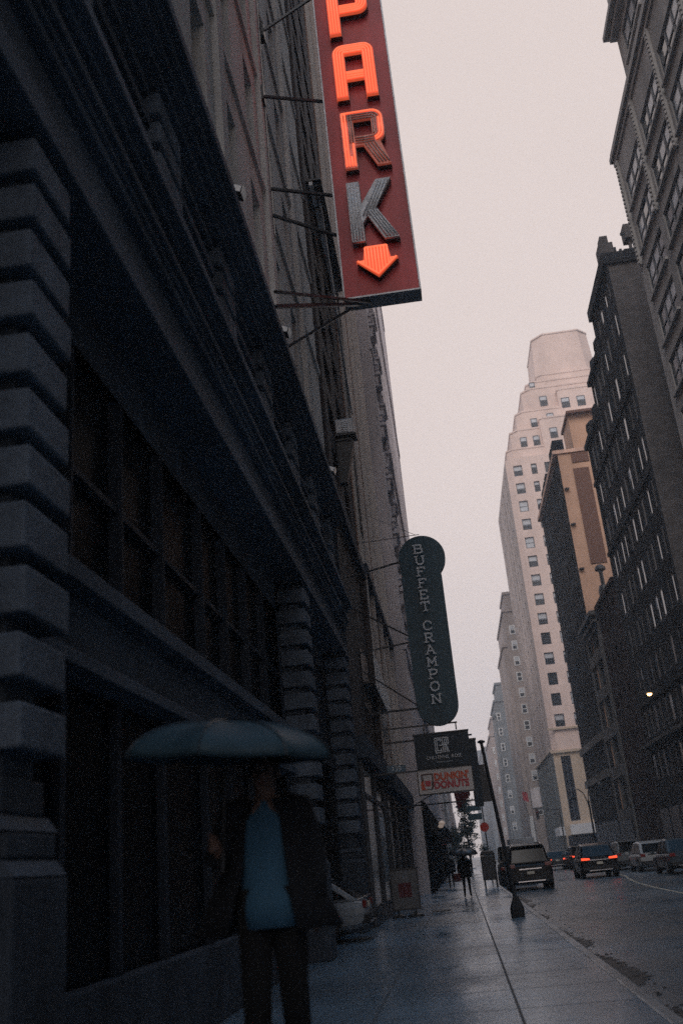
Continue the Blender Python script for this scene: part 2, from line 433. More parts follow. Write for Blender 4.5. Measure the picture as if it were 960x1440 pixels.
cr = N.new('ShaderNodeValToRGB'); L.new(sp.outputs['Z'], cr.inputs[0])   # overcast: brightest in the misty band over the roofs
cr.color_ramp.elements[0].position = .05; cr.color_ramp.elements[0].color = (1.0, .85, .80, 1)
cr.color_ramp.elements[1].position = .70; cr.color_ramp.elements[1].color = (.86, .735, .69, 1)
L.new(cr.outputs[0], mx.inputs[6])
L.new(mr.outputs[0], mx.inputs[0])
b2 = N.new('ShaderNodeBackground'); L.new(mx.outputs[2], b2.inputs['Color']); L.new(m2.outputs[0], b2.inputs['Strength'])
ms = N.new('ShaderNodeMixShader'); ms.inputs[0].default_value = .93
L.new(b1.outputs[0], ms.inputs[1]); L.new(b2.outputs[0], ms.inputs[2])
out = N.new('ShaderNodeOutputWorld'); L.new(ms.outputs[0], out.inputs['Surface'])

sd = bpy.data.lights.new('overcast_sun', 'SUN'); sun = bpy.data.objects.new('overcast_sun', sd); C.objects.link(sun)
sd.energy = 1.5; sd.angle = R(30); sd.color = (1., .95, .92)
el, az = R(SUN_EL), R(SUN_AZ)   # azimuth clockwise from +Y
dv = Vector((math.sin(az) * math.cos(el), math.cos(az) * math.cos(el), math.sin(el)))
sun.rotation_euler = dv.to_track_quat('Z', 'Y').to_euler()

hz = MB(); hz.box(-150, 190, -60, 760, -1.3, 112)
hm = bpy.data.materials.new('haze air'); hm.use_nodes = True
n = hm.node_tree.nodes; n.remove(n['Principled BSDF'])
pv = n.new('ShaderNodeVolumePrincipled'); pv.inputs['Color'].default_value = (.90, .94, 1., 1)
pv.inputs['Density'].default_value = .0012; pv.inputs['Anisotropy'].default_value = .2
pv.inputs['Density Attribute'].default_value = ''; pv.inputs['Color Attribute'].default_value = ''; pv.inputs['Temperature Attribute'].default_value = ''
hm.node_tree.links.new(pv.outputs[0], n['Material Output'].inputs['Volume'])
tag(hz.obj('haze', hm), kind='stuff')

# ------------------------------------------------------------------ ground, road, pavements
RZ = -.13
g = MB(); g.face([(-900, -300, -.16), (900, -300, -.16), (900, 1500, -.16), (-900, 1500, -.16)])
tag(g.obj('ground', M['asphalt']), kind='structure')
g = MB(); g.face([(1.62, -60, RZ), (11.75, -60, RZ), (11.75, 700, RZ), (1.62, 700, RZ)])
tag(g.obj('road', M['asphalt']), kind='structure')
g = MB(); g.box(-9, 1.6, -60, 117, -.15, 0)
tag(g.obj('pavement', M['paving']), kind='structure')
g = MB(); g.box(11.92, 24, -60, 117, -.15, 0)
tag(g.obj('pavement', M['paving']), kind='structure')
g = MB(); g.box(-9, 1.6, 148, 700, -.15, 0); g.box(11.92, 15.7, 148, 700, -.15, 0)
tag(g.obj('pavement', M['paving']), kind='structure')
g = MB(); g.box(1.604, 1.755, -60, 117, -.2, .004)
tag(g.obj('kerb', M['kerb'], bevel=.02), kind='structure')
g = MB(); g.box(11.766, 11.916, -60, 117, -.2, .004)
tag(g.obj('kerb', M['kerb'], bevel=.02), kind='structure')
# lane paint: one worn line that bends towards the far lane
g = MB(); pts = [(6.7, 24), (6.55, 29), (6.6, 33), (6.75, 38), (7.1, 44), (7.7, 50), (8.3, 55), (8.5, 60), (8.55, 100)]
for (a, b_) in zip(pts, pts[1:]):
    g.face([(a[0] - .06, a[1], RZ + .004), (a[0] + .06, a[1], RZ + .004), (b_[0] + .06, b_[1], RZ + .004), (b_[0] - .06, b_[1], RZ + .004)])
tag(g.obj('road_marking', M['paint_line']), kind='structure')
# gutter: standing water and a broken band of grit along the kerb
def blob_strip(name, m, y0, y1, xa, amp, z, seed=1, step=.09, kind='structure'):
    """a pool lying against the kerb; its road side wanders smoothly"""
    rnd = random.Random(seed); ph = [(rnd.uniform(.25, 2.6), rnd.random() * 6.28, rnd.uniform(.3, 1)) for _ in range(9)]
    g = MB(); y = y0; pr = None
    while y < y1:
        t = (y - y0) / (y1 - y0)
        q = sum(a_ * math.sin(f_ * y + p_) / (.6 + f_) for f_, p_, a_ in ph) + .12 * math.sin(11 * y + seed) * math.sin(3.1 * y)
        cur = (max(xa + .02, xa + amp * math.sin(math.pi * t) ** .5 * (.62 + .5 * q + .16 * math.sin(23 * y) * math.sin(5.3 * y + 1))), y)
        if pr: g.face([(xa, pr[1], z), (pr[0], pr[1], z), (cur[0], cur[1], z), (xa, cur[1], z)])
        pr = cur; y += step
    return tag(g.obj(name, m), kind=kind)
blob_strip('gutter', M['gutter_dark'], 9, 24, 1.757, .62, RZ + .006, seed=3)
blob_strip('gutter', M['gutter_dark'], 26, 44, 1.757, .45, RZ + .006, seed=8)
g = MB(); g.box(.372, .388, -10, 117, .001, .003)
tag(g.obj('pavement_joint', M['grit']), kind='structure')
gr = MB(); rnd = random.Random(5)
for k in range(110):
    y = 8 + 34 * rnd.random() ** 1.1; x = 1.78 + abs(rnd.gauss(0, .22)) + .1
    s_ = rnd.uniform(.015, .05); h = rnd.uniform(.006, .014)
    ang = rnd.random() * 3.14; ca, sa = math.cos(ang) * s_, math.sin(ang) * s_ * .7
    gr.prism([(x - ca, y - sa), (x + sa, y - ca), (x + ca, y + sa), (x - sa, y + ca * .6)], 'z', RZ + .002, RZ + h)
tag(gr.obj('gutter_litter', M['grit']), kind='stuff')
gt = MB()
gt.box(-1.15, -.55, 32.0, 32.9, .003, .012)
for k in range(13):
    x = -1.13 + k * .044
    gt.box(x, x + .022, 32.05, 32.85, .012, .026)
tag(gt.obj('drain_grate', M['iron']), 'narrow black iron grate set in the pavement before the standing poster frame', 'grate')

# ------------------------------------------------------------------ right side of the street
XR = 15.5
def mass(mb, x0, x1, y0, y1, z0, z1, skip='', m=0):
    """plain walls and roof of a block, leaving out the sides named in skip"""
    if 'W' not in skip: mb.face([(x0, y0, z0), (x0, y1, z0), (x0, y1, z1), (x0, y0, z1)], m)
    if 'E' not in skip: mb.face([(x1, y0, z0), (x1, y1, z0), (x1, y1, z1), (x1, y0, z1)], m)
    if 'S' not in skip: mb.face([(x0, y0, z0), (x1, y0, z0), (x1, y0, z1), (x0, y0, z1)], m)
    if 'N' not in skip: mb.face([(x0, y1, z0), (x1, y1, z0), (x1, y1, z1), (x0, y1, z1)], m)
    if 'T' not in skip: mb.face([(x0, y0, z1), (x1, y0, z1), (x1, y1, z1), (x0, y1, z1)], m)

# --- nearest: grey limestone loft block
e1 = thing('office_building', 'tall grey stone loft block with a grid of wide windows and projecting sills', 'building', (XR, 34, 0))
ys = cen([49.15 - 5.16 * k for k in range(5)], 4.15)
zs = [(z - 1.08, z + 1.08) for z in [36.15 - 3.25 * k for k in range(10)]] + [(z - 1.08, z + 1.08) for z in (39.4, 45.9)]
ysU = cen([43.99 - 5.16 * k for k in range(4)], 4.15); zsU = [(z - 1.15, z + 1.15) for z in (46.2, 50.6, 54.1, 57.5)]
zs = zs[:-1]
b = MB()
facade(b, 'W', XR, -30, 52.45, 4, 43, ys, zs, .15)
mass(b, XR, 36, -30, 52.45, 0, 43, 'W')
b.face([(XR, -30, 0), (XR, 52.45, 0), (XR, 52.45, 4), (XR, -30, 4)])
b.obj('wall', M['e1'], e1)
b = MB(); facade(b, 'W', XR + .25, -30, 47.2, 43, 61, ysU, zsU, .15); mass(b, XR + .25, 34, -30, 47.2, 43, 61, 'W')
b.obj('upper_wall', M['e1'], e1)
b = MB()
for z, pr in ((42.6, .12), (43.0, .3), (43.35, .2)): b.box(XR - pr, XR + .3, -30, 52.45 + pr * .7, z + .003, z + .35 - .003)
for z, pr in ((47.9, .15), (48.3, .45), (48.65, .3)): b.box(XR - pr, XR + .5, -30, 47.2 + pr, z + .003, z + .345)
b.box(XR - .5, XR + 1, -30, 47.9, 61, 61.8); b.obj('cornice', M['e1trim'], e1)
for yc in [46.57 - 5.16 * k for k in range(3)] + [51.85]:
    b = MB(); b.box(XR - .16, XR - .002, yc - .16, yc + .16, 34.6, 42.55)
    for k in range(26):
        z = 34.7 + k * .3; b.box(XR - .24, XR - .161, yc - .10, yc + .10, z, z + .17)
    b.obj('ornamental_strip', M['e1trim'], e1)
rnd = random.Random(4)
WB = {}
for zz in (zs, zsU):
    yy = ys if zz is zs else ysU; cc = XR if zz is zs else XR + .25
    for ua in yy:
        for za in zz:
            w_, h_ = round(ua[1] - ua[0], 3), round(za[1] - za[0], 3)
            key = (w_, h_)
            if key not in WB:
                f = MB(); bar = .17
                f.box(-w_/2, -w_/2 + bar, -.06, 0, 0, h_); f.box(w_/2 - bar, w_/2, -.06, 0, 0, h_)
                f.box(-w_/2 + bar, w_/2 - bar, -.10, 0, 0, .1); f.box(-w_/2 + bar, w_/2 - bar, -.10, 0, h_ - .12, h_)
                for k in (1, 2):
                    x = -w_/2 + w_ * k / 3; f.box(x - .12, x + .12, -.07, -.002, .1, h_ - .12)
                f.box(-w_/2 + bar, w_/2 - bar, -.07, -.003, h_ * .5 - .05, h_ * .5 + .05)
                pm = MB(); pm.box(-w_/2 + .05, w_/2 - .05, -.02, -.008, .05, h_ - .05)
                sl = MB(); sl.box(-w_/2 - .12, w_/2 + .12, -.34, -.13, -.16, -.003)
                WB[key] = (f.mesh('window', M['frame_dark']), pm.mesh('pane', M['glass_sky']), sl.mesh('sill', M['e1trim']))
            f, pm, sl = WB[key]
            L0 = e1.location; p = (cc + .15 - L0[0], (ua[0] + ua[1]) / 2 - L0[1], za[0] - L0[2])
            wo = place(f, 'window', e1, p, ROT['W'])
            place(pm, 'pane', wo, (0, 0, 0)); place(sl, 'sill', wo, (0, 0, 0))
            for k in range(3):
                if rnd.random() < .55:  # blinds multiplied to brighten panes, in place of reflected sky
                    lo = rnd.choice((.1, .55, .55, .35)); x0 = -w_/2 + w_ * k / 3 + .2; x1 = x0 + w_ / 3 - .42
                    bl = MB(); bl.box(x0, x1, -.028, -.021, h_ * lo, h_ - .13)
                    place(bl.mesh('blind', M['blind']), 'blind', wo, (0, 0, 0))

# --- stepped dark brick loft
e2 = thing('loft_building', 'dark sooty brick loft with bare brick side wall and chimneys on its stepped roof', 'building', (XR, 70, 0))
Z2 = [39.05 - 3.24 * k for k in range(12)]
yb = cen([60.75 + 1.89 * k for k in range(10)], 1.0)
zb = [(z - .95, z + .95) for z in Z2]
sk = {(a, j) for a in range(10) for j in range(12) if (a >= 4 and j < 1) or (a >= 7 and j < 2) or (j == 11)}
b = MB()
facade(b, 'W', XR, 59.8, 67.5, 0, 40.1, yb[:4], zb[:11], .06)
facade(b, 'W', XR, 67.5, 73.1, 0, 37.2, yb[4:7], zb[1:11], .06)
facade(b, 'W', XR, 73.1, 79.5, 0, 34.2, yb[7:], zb[2:11], .06)
mass(b, XR, 33, 59.8, 67.5, 0, 40.1, 'WS'); mass(b, XR, 33, 67.5, 73.1, 0, 37.2, 'WS'); mass(b, XR, 33, 73.1, 79.5, 0, 34.2, 'WS')
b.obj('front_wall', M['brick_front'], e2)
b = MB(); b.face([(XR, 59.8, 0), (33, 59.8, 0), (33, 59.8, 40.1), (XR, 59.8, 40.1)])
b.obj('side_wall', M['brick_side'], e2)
b = MB()
b.box(XR - .35, 33, 59.6, 67.6, 40.1, 41.0); b.box(XR - .3, XR + .6, 67.62, 73.2, 37.2, 37.6); b.box(XR - .3, XR + .6, 73.22, 79.7, 34.2, 34.6)
for z in (30.6, 24.2, 11.2): b.box(XR - .16, XR - .003, 59.8, 79.5, z, z + .3)
for yc in (59.95, 63.5, 67.3, 71.2, 75.0, 78.8): b.box(XR - .12, XR - .004, yc - .2, yc + .2, 11.52, 34.1 if yc > 73 else 37 if yc > 68 else 40.5)
b.obj('cornice', M['brick_front'], e2)
b = MB(); b.box(XR - .55, XR + .2, 59.8, 79.9, 8.15, 8.4); b.obj('ledge', M['pale_grid'], e2)
rnd = random.Random(9)
for y, h, wd in ((68.4, 1.6, .5), (71, 1.2, .5), (74.1, 1.5, .45), (77, 1.3, .6)):
    z = 37.6 if y < 73 else 34.6
    q = MB(); q.lathe([(wd, 0), (wd * 1.1, h * .3), (wd, h * .7), (wd * .5, h * .95), (0, h)], (XR + .3, y, z), 8); q.obj('roof_finial', M['brick_front'], e2)
for x, wd, h, st in ((15.75, .5, 1.9, 1), (17.6, .32, 2.6, 0), (19.2, .45, 3.4, 0)):
    q = MB()
    if st: q.box(x - wd, x + wd, 60.1, 61.4, 41.0, 41 + h * .62); q.box(x - wd * .55, x + wd * .55, 60.3, 61.2, 41 + h * .62, 41 + h)
    else:
        q.box(x - .1, x + .1, 60.5, 60.7, 41, 41 + h * .55); q.box(x + .3, x + .42, 60.9, 61.0, 41, 41 + h * .55)
        q.box(x - wd, x + wd, 60.2, 61.2, 41 + h * .55, 41 + h)
    q.obj('chimney', M['brick_side'], e2)
q = MB(); q.bar((17.0, 60.4, 42.9), (21, 60.4, 42.9), .16); q.bar((17.0, 60.4, 41.5), (21, 60.4, 41.5), .16)
q.bar((16.4, 60.5, 41), (16.4, 60.5, 41.9), .2); q.bar((16.8, 60.5, 41), (16.8, 60.5, 41.7), .18); q.obj('roof_railing', M['bronze'], e2)
def pick2(w_, h_, a, c_):
    r = rnd.random()
    return win_mesh(w_, h_, 1, .5 if r < .06 else 0, bar=.14, rail=False, gl='glass_sky' if r < .42 else 'glass_near', fd=.03)
windows(e2, 'W', XR, yb, zb[:11], .06, pick2, sk)
# street floor of the loft: shop openings
b = MB()
for y in (60.4, 64.4, 68.4, 72.4, 76.0):
    b.box(XR - .05, XR - .005, y, y + 3.2, .5, 3.6)
b.obj('shopfront', M['glass'], e2)

# --- maroon brick block and the pale gridded front beside it
e3 = thing('brick_building', 'low maroon brick block between the sooty loft and the pale gridded front', 'building', (XR, 85, 0))
b = MB(); us = cen([82.2, 84.6, 87.0, 89.2], 1.1); zz = [(z, z + 1.9) for z in (4.6, 8.3, 12, 15.7, 19.4)]
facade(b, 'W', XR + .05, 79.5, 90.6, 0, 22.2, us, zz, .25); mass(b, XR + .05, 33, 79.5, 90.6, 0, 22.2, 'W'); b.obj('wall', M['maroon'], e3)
windows(e3, 'W', XR + .05, us, zz, .25, lambda w_, h_, a, c_: win_mesh(w_, h_, 1, 0, bar=.08))
b = MB(); b.box(XR - .2, XR + .8, 79.9, 90.5, 22.2, 22.6); b.obj('cornice', M['maroon'], e3)
e3b = thing('gridded_building', 'five storey front with weathered pale stone grid and dark glazing beside the maroon brick', 'building', (XR, 95, 0))
b = MB(); us = [(91.6, 95.1), (95.45, 98.9)]; zz = [(4.4, 7.2), (8.3, 10.9), (12, 14.6), (15.7, 18.1), (19.2, 20.9)]
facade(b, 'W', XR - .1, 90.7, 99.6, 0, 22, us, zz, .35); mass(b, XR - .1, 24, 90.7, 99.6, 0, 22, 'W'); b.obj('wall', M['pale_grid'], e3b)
windows(e3b, 'W', XR - .1, us, zz, .35, lambda w_, h_, a, c_: win_mesh(w_, h_, 2, 0, bar=.1, rail=False, gl='glass'))
b = MB(); b.box(XR - .5, XR + .4, 90.7, 99.9, 21.3, 21.55); b.box(XR - .7, XR + .5, 90.7, 100.1, 22, 22.4); b.obj('cornice', M['pale_grid'], e3b)
b = MB(); b.box(XR - .2, XR - .105, 91.6, 98.9, .4, 3.4); b.obj('shopfront', M['glass'], e3b)
vt = thing('roof_vent', 'black capped vent stack standing on the roof before the orange wall', 'vent', (16.9, 92.4, 22))
q = MB(); q.lathe([(.55, 0), (.55, 2.6), (.42, 3.1)], (16.9, 92.4, 22), 10); q.obj('base', M['bronze'], vt)
q = MB(); q.lathe([(.2, 3.1), (.2, 4.5), (.55, 4.7), (.5, 5.0), (.25, 5.2), (0, 5.25)], (16.9, 92.4, 22), 10); q.obj('cap', M['bronze'], vt)

# --- orange sided building
e5 = thing('orange_building', 'tall dark fronted building whose bare side wall is orange with a long brown panel', 'building', (XR, 107, 0))
us = cen([99 + 2.3 * k for k in range(8)], .7); zz = [(z, z + 1.5) for z in [13.5 + 3.1 * k for k in range(9)]]
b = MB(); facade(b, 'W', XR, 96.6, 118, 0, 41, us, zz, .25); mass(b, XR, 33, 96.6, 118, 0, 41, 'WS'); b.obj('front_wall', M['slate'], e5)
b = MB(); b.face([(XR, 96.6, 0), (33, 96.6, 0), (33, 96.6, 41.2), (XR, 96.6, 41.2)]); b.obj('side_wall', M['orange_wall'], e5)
b = MB(); b.box(16.85, 18.5, 96.5, 96.594, 28.6, 39.3); b.obj('wall_panel', M['brown_panel'], e5)
b = MB(); b.box(16.9, 18.7, 96.5, 96.593, 40.0, 41.1); b.obj('wall_panel', M['brown_panel'], e5)
b = MB(); b.box(XR - .5, 33, 96.4, 96.9, 41.2, 41.6); b.box(XR - .5, XR + .5, 96.95, 118.3, 41.05, 41.5); b.obj('parapet', M['brick_orange'], e5)
b = MB(); b.box(17.6, 21.5, 98, 103, 41, 46.2); b.obj('roof_bulkhead', M['orange_wall'], e5)
b = MB(); b.box(20.2, 26, 97.4, 97.98, 41.6, 45.6); b.box(17.4, 26.1, 97.3, 103.2, 46.2, 46.5); b.obj('bulkhead_panel', M['brown_panel'], e5)
b = MB()
for k, z in enumerate((14.3, 18.6, 23.4, 28.1, 33, 37)): b.box(XR + .05, XR + .55, 96.2, 96.59, z, z + .12)
b.obj('wall_bracket', M['bronze'], e5)
rnd = random.Random(2)
b = MB()
for k in range(9):
    y0 = 97 + k * 2.3; h = rnd.uniform(.4, 1.6); b.box(XR - .25, XR + .9, y0, y0 + 1.8, 41.51, 41.5 + h)
b.obj('roof_planter', M['slate'], e5)
windows(e5, 'W', XR, us, zz, .25, lambda w_, h_, a, c_: win_mesh(w_, h_, 1, 0, bar=.07, gl='glass_near'))
b = MB()
for z in (7.7, 11.3): b.box(XR - .35, XR - .004, 99.8, 118, z, z + .75)
b.obj('band_course', M['pale_grid'], e5)
b = MB()
for k in range(6): b.box(XR - .06, XR - .005, 100.3 + k * 2.9, 102.8 + k * 2.9, .6, 3.6)
b.obj('shopfront', M['glass'], e5)

# --- pink setback tower across the avenue
tw = thing('setback_tower', 'pink buff brick setback tower fading into the mist with a windowless crown', 'tower', (XR, 150, 0))
us = [(16.5, 17.95), (19.45, 20.4), (21.7, 23.15), (25, 26.4), (28, 29.4)]
zz = [(z - .95, z + .95) for z in [61.1 - 3.185 * k for k in range(14)]]
b = MB(); facade(b, 'S', 150, 16.2, 34, 15.3, 63.5, us, zz, .3)
b.face([(XR - .1, 151.0, 15.3), (16.2, 150, 15.3), (16.2, 150, 63.5), (XR - .1, 151.0, 63.5)])
b.face([(XR - .1, 151, 63.5), (16.2, 150, 63.5), (34, 150, 63.5), (34, 182, 63.5), (XR - .1, 182, 63.5)])
b.face([(34, 150, 15), (34, 182, 15), (34, 182, 63.5), (34, 150, 63.5)])
b.obj('shaft', M['tower'], tw)
usw = cen([155, 159, 163.5, 168, 173, 178], 1.1)
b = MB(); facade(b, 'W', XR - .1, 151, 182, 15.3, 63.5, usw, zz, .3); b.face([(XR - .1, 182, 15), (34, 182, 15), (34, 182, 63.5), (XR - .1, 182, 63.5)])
b.obj('side_wall', M['tower_shade'], tw)
rnd = random.Random(21)
pk = lambda w_, h_, a, c_: win_mesh(w_, h_, 1, rnd.choice((.3, .45, .45, .55, 0, .9)), bar=.1, gl='glass_far')
windows(tw, 'S', 150, us, zz, .3, pk)
windows(tw, 'W', XR - .1, usw[:2], zz, .3, pk)
def chamf(x0, x1, y0, y1, c): return [(x0 + c, y0), (x1 - c, y0), (x1, y0 + c), (x1, y1), (x0, y1), (x0, y0 + c)]
tiers = ((16.0, 24.5, 151.2, 181, 63.5, 65.4, .9), (17.2, 34, 152.0, 180, 63.5, 69.2, 1.2), (22.3, 34, 150.9, 153, 63.5, 70.4, .3), (18.8, 34, 153.4, 178, 69.2, 73.2, 1.2), (20.7, 34.5, 155, 177, 73.2, 78.2, 1.4),
         (26.5, 35, 153.2, 156, 70.4, 76.5, .3), (21.9, 35, 156.5, 176, 78.2, 80.2, 1.2), (24.2, 35.0, 158, 174, 80.2, 82.2, .6))
for (x0, x1, y0, y1, z0, z1, c_) in tiers:
    q = MB(); q.prism(chamf(x0, x1, y0, y1, c_), 'z', z0, z1)
    q.prism(chamf(x0 - .08, x1 + .08, y0 - .08, y1 + .08, c_), 'z', z1 + .003, z1 + .3); q.obj('setback_tier', M['tower'], tw)
q = MB(); f1 = chamf(24.3, 35.6, 159, 172, 1.9); f2 = chamf(24.9, 35.1, 159.3, 171.5, 1.9); i = len(q.v)
for (pa, pb, za, zb_) in ((f1, f2, 82.2, 91.2), (chamf(24.8, 35.2, 159.2, 171.6, 1.9), chamf(24.8, 35.2, 159.2, 171.6, 1.9), 91.2, 91.5)):
    n_ = len(pa)
    for k in range(n_): q.face([(*pa[k], za), (*pa[(k + 1) % n_], za), (*pb[(k + 1) % n_], zb_), (*pb[k], zb_)])
    q.face([(*p, zb_) for p in pb])
q.obj('crown', M['tower'], tw)
for (x, y, z, w_) in ((19.2, 152.0, 66, 1.1), (21.4, 152.0, 66, 1.1), (24.3, 150.9, 66.6, 1.25), (24.2, 155, 74.7, 1.3), (27.6, 153.2, 73.0, 1.4), (30.3, 153.2, 73.0, 1.4), (21.7, 153.4, 69.9, 1.1), (24.6, 153.4, 70.5, 1.2), (22.9, 156.5, 78.4, 1.0)):
    place(win_mesh(w_, 1.9, 1, .4, bar=.1, gl='glass_far'), 'window', tw, (x - XR, y - .01 - 150, z), 0)
b = MB(); us2 = [(16.4, 17.85), (19.6, 21), (22.6, 24)]
facade(b, 'S', 149.9, XR - .15, 34, 4.7, 15.2, us2, [(5.1, 14.4)], .35); mass(b, XR - .15, 34, 149.9, 182, 0, 15.2, 'SW')
b.face([(XR - .15, 149.9, 0), (34, 149.9, 0), (34, 149.9, 4.7), (XR - .15, 149.9, 4.7)]); b.obj('base', M['tower_base'], tw)
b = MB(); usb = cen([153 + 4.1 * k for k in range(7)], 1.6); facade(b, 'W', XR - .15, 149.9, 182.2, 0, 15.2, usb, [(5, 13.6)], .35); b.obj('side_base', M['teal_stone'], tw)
for ua in us2:
    place(win_mesh(round(ua[1] - ua[0], 3), 9.3, 2, 0, bar=.14, rail=True), 'window', tw, ((ua[0] + ua[1]) / 2 - XR, 149.9 + .35 - 150, 5.1), 0)
windows(tw, 'W', XR - .15, usb, [(5, 13.6)], .35, lambda w_, h_, a, c_: win_mesh(w_, h_, 2, 0, bar=.12))
b = MB(); b.box(XR - .5, 34, 149.5, 149.89, 14.9, 15.25); b.box(XR - .45, 34, 149.6, 149.99, 18.3, 18.6); b.box(XR - .5, XR - .155, 149.5, 182, 15.25, 15.5); b.obj('belt_course', M['tower_base'], tw)
b = MB(); b.box(XR + .6, 20.5, 148.6, 149.88, 3.2, 4.6); b.box(XR - .9, XR - .16, 150, 158, 3.2, 4.4); b.obj('shop_awning', M['white_trim'], tw)
b = MB(); b.box(XR + .1, 20.4, 149.75, 149.89, .5, 3.1); b.obj('shopfront', M['glass'], tw)

# --- further blocks down the right side
def farblock(name, label, vols, wallm, wins=None, loc=None, wm=None, extra=None):
    t = thing(name, label, 'building', loc or (vols[0][0], vols[0][2], 0))
    for k, (x0, x1, y0, y1, z) in enumerate(vols):
        q = MB(); mass(q, x0, x1, y0, y1, 0, z); q.box(x0 - .25, x1, y0 - .25, y1, z + .003, z + .5); q.obj('wall' if k == 0 else 'wing', M[wallm], t)
    for (side, c, ulist, zl, w_, h_) in (wins or []):
        for u in ulist:
            for z in zl:
                p = P3(side, c, u, z, -.01); place(win_mesh(w_, h_, 1, rnd.choice((0, .4, .5)), fr=wm or 'white_trim', bar=.17, gl='glass_far'), 'window', t, (p[0] - t.location[0], p[1] - t.location[1], p[2]), ROT[side])
    return t
f1 = farblock('apartment_building', 'brown brick apartment block with white framed windows behind the pink tower', [(13.7, 30, 184, 210, 45.5), (12.9, 20, 186, 209, 39), (14.6, 20, 188, 200, 50)], 'far1',
     [('S', 184, (15.0,), [7.4 + 3.05 * k for k in range(12)], 1.1, 1.8)])
q = MB(); q.box(13.75, 15.45, 183.7, 183.98, 8.8, 12.0); q.obj('billboard', M['ornate'], f1)
q = MB(); q.box(12.95, 13.65, 185.6, 185.98, 3.0, 7.5); q.obj('shop_banner', M['white_trim'], f1)
f2 = farblock('apartment_building', 'slim grey blue block with low rooftop house beyond the brown apartments', [(11.6, 24, 222, 245, 34), (12.6, 20, 226, 240, 38.5), (11.2, 13, 224, 230, 31)], 'far2',
     [('S', 222, (12.1,), [6 + 3.4 * k for k in range(8)], .9, 1.7)])
f3 = farblock('apartment_building', 'pale pink grey block with narrow front, second from the end of the street', [(11.2, 24, 262, 300, 31), (12.3, 20, 266, 290, 36)], 'far3', [('S', 262, (11.75,), [6 + 3.4 * k for k in range(7)], .5, 1.7)])
f4 = farblock('apartment_building', 'faint hazy block at the far end of the right row', [(11.0, 24, 330, 420, 35), (11.6, 24, 430, 560, 44)], 'far2')
# ------------------------------------------------------------------ left side: the dark stone house beside the camera
XF = -2.5
A = thing('stone_building', 'dark stone building with rusticated piers and heavy cornices filling the left side', 'building', (XF, 10, 0))
YE = 26.6
b = MB()   # upper wall with narrow windows
usA = cen([4.2 + 2.35 * k for k in range(9)], .95)
zsA = [(12.7 + 3.3 * k, 14.75 + 3.3 * k) for k in range(9)]
facade(b, 'E', XF - .02, -20, 25.6, 11.4, 44, usA, zsA, .3)
b.face([(XF - .02, 25.6, 11.4), (XF - 12, 25.6, 11.4), (XF - 12, 25.6, 44), (XF - .02, 25.6, 44)])
b.face([(XF - .02, -20, 44), (XF - 12, -20, 44), (XF - 12, 25.6, 44), (XF - .02, 25.6, 44)])
b.obj('upper_wall', M['beige'], A)
b = MB()
for y in (5.4, 12.5, 17.2, 21.9): b.box(XF - .018, XF + .10, y - .22, y + .22, 11.5, 43.5)
for k in range(1, 9): b.box(XF - .018, XF + .05, -20, 25.55, 12.25 + 3.3 * k, 12.42 + 3.3 * k)
b.obj('pilaster', M['beige'], A)
windows(A, 'E', XF - .02, usA, zsA, .3, lambda w_, h_, a, c_: win_mesh(w_, h_, 1, 0, bar=.07))
# street wall set behind the piers, opened for the big window and the garage
b = MB()
XW = XF - .55
facade(b, 'E', XW, -20, YE, 0, 7.02, [(-4, 5.45), (6.55, 18.25), (19.3, 25.35)], [(.55, 6.3)], .45, skip={(2, 0)})
b2 = MB()
b.v, b.f, b.m = [], [], []
for (y0, y1) in ((-20, -4), (5.3, 6.5), (18.1, 19.2), (25.3, YE)): b.face([(XW, y0, 0), (XW, y1, 0), (XW, y1, 7.02), (XW, y0, 7.02)])
b.face([(XW, -20, 6.4), (XW, YE, 6.4), (XW, YE, 7.02), (XW, -20, 7.02)])
for (y0, y1) in ((-4, 5.3), (6.5, 18.1)): b.box(XW - .5, XW + .12, y0, y1, 0, .8)
b.face([(XF - 12, YE, 0), (XF, YE, 0), (XF, YE, 11.4), (XF - 12, YE, 11.4)])
b.obj('street_wall', M['stone'], A)
# piers
RB = random.Random(77)
def pier(y0, y1, first=False):
    p = MB()
    p.box(XW, XF - .16, y0 + .12, y1 - .12, 2.2, 7.0)
    p.box(XW + .004, XF, y0 - .02, y1 + .06, 0, 1.62); p.box(XW + .004, XF - .06, y0 + .02, y1 + .0, 1.72, 1.88); p.box(XW + .004, XF - .12, y0 + .05, y1 - .05, 1.98, 2.2)
    o = p.obj('pier', M['stone'], A, bevel=.025)
    q = MB()
    for (a, z) in ((.0, 1.62), (.06, 1.88)):   # sloping weathered ledges
        q.prism([(XF - a, z + .002), (XF - a - .07, z + .095), (XW + .01, z + .095), (XW + .01, z + .002)], 'y', y0 - .01, y1 + .03)
    lo = q.obj('ledge', M['stone_band'], o, off=tuple(A.location))
    q = MB()
    for k in range(11):
        z = 2.33 + .425 * k; dj = RB.uniform(-.022, .012); q.box(XW + .002, XF + dj, y0 + RB.uniform(-.012, .012), y1 + RB.uniform(-.012, .012), z + RB.uniform(-.012, .012), z + .30 + RB.uniform(-.012, .012))
    q.obj('rustication', M['stone_block'], o, off=tuple(A.location), bevel=.022, seg=2)
pier(-4.9, -4.0); pier(5.48, 6.2); pier(18.35, 19.1); pier(25.45, 26.3)
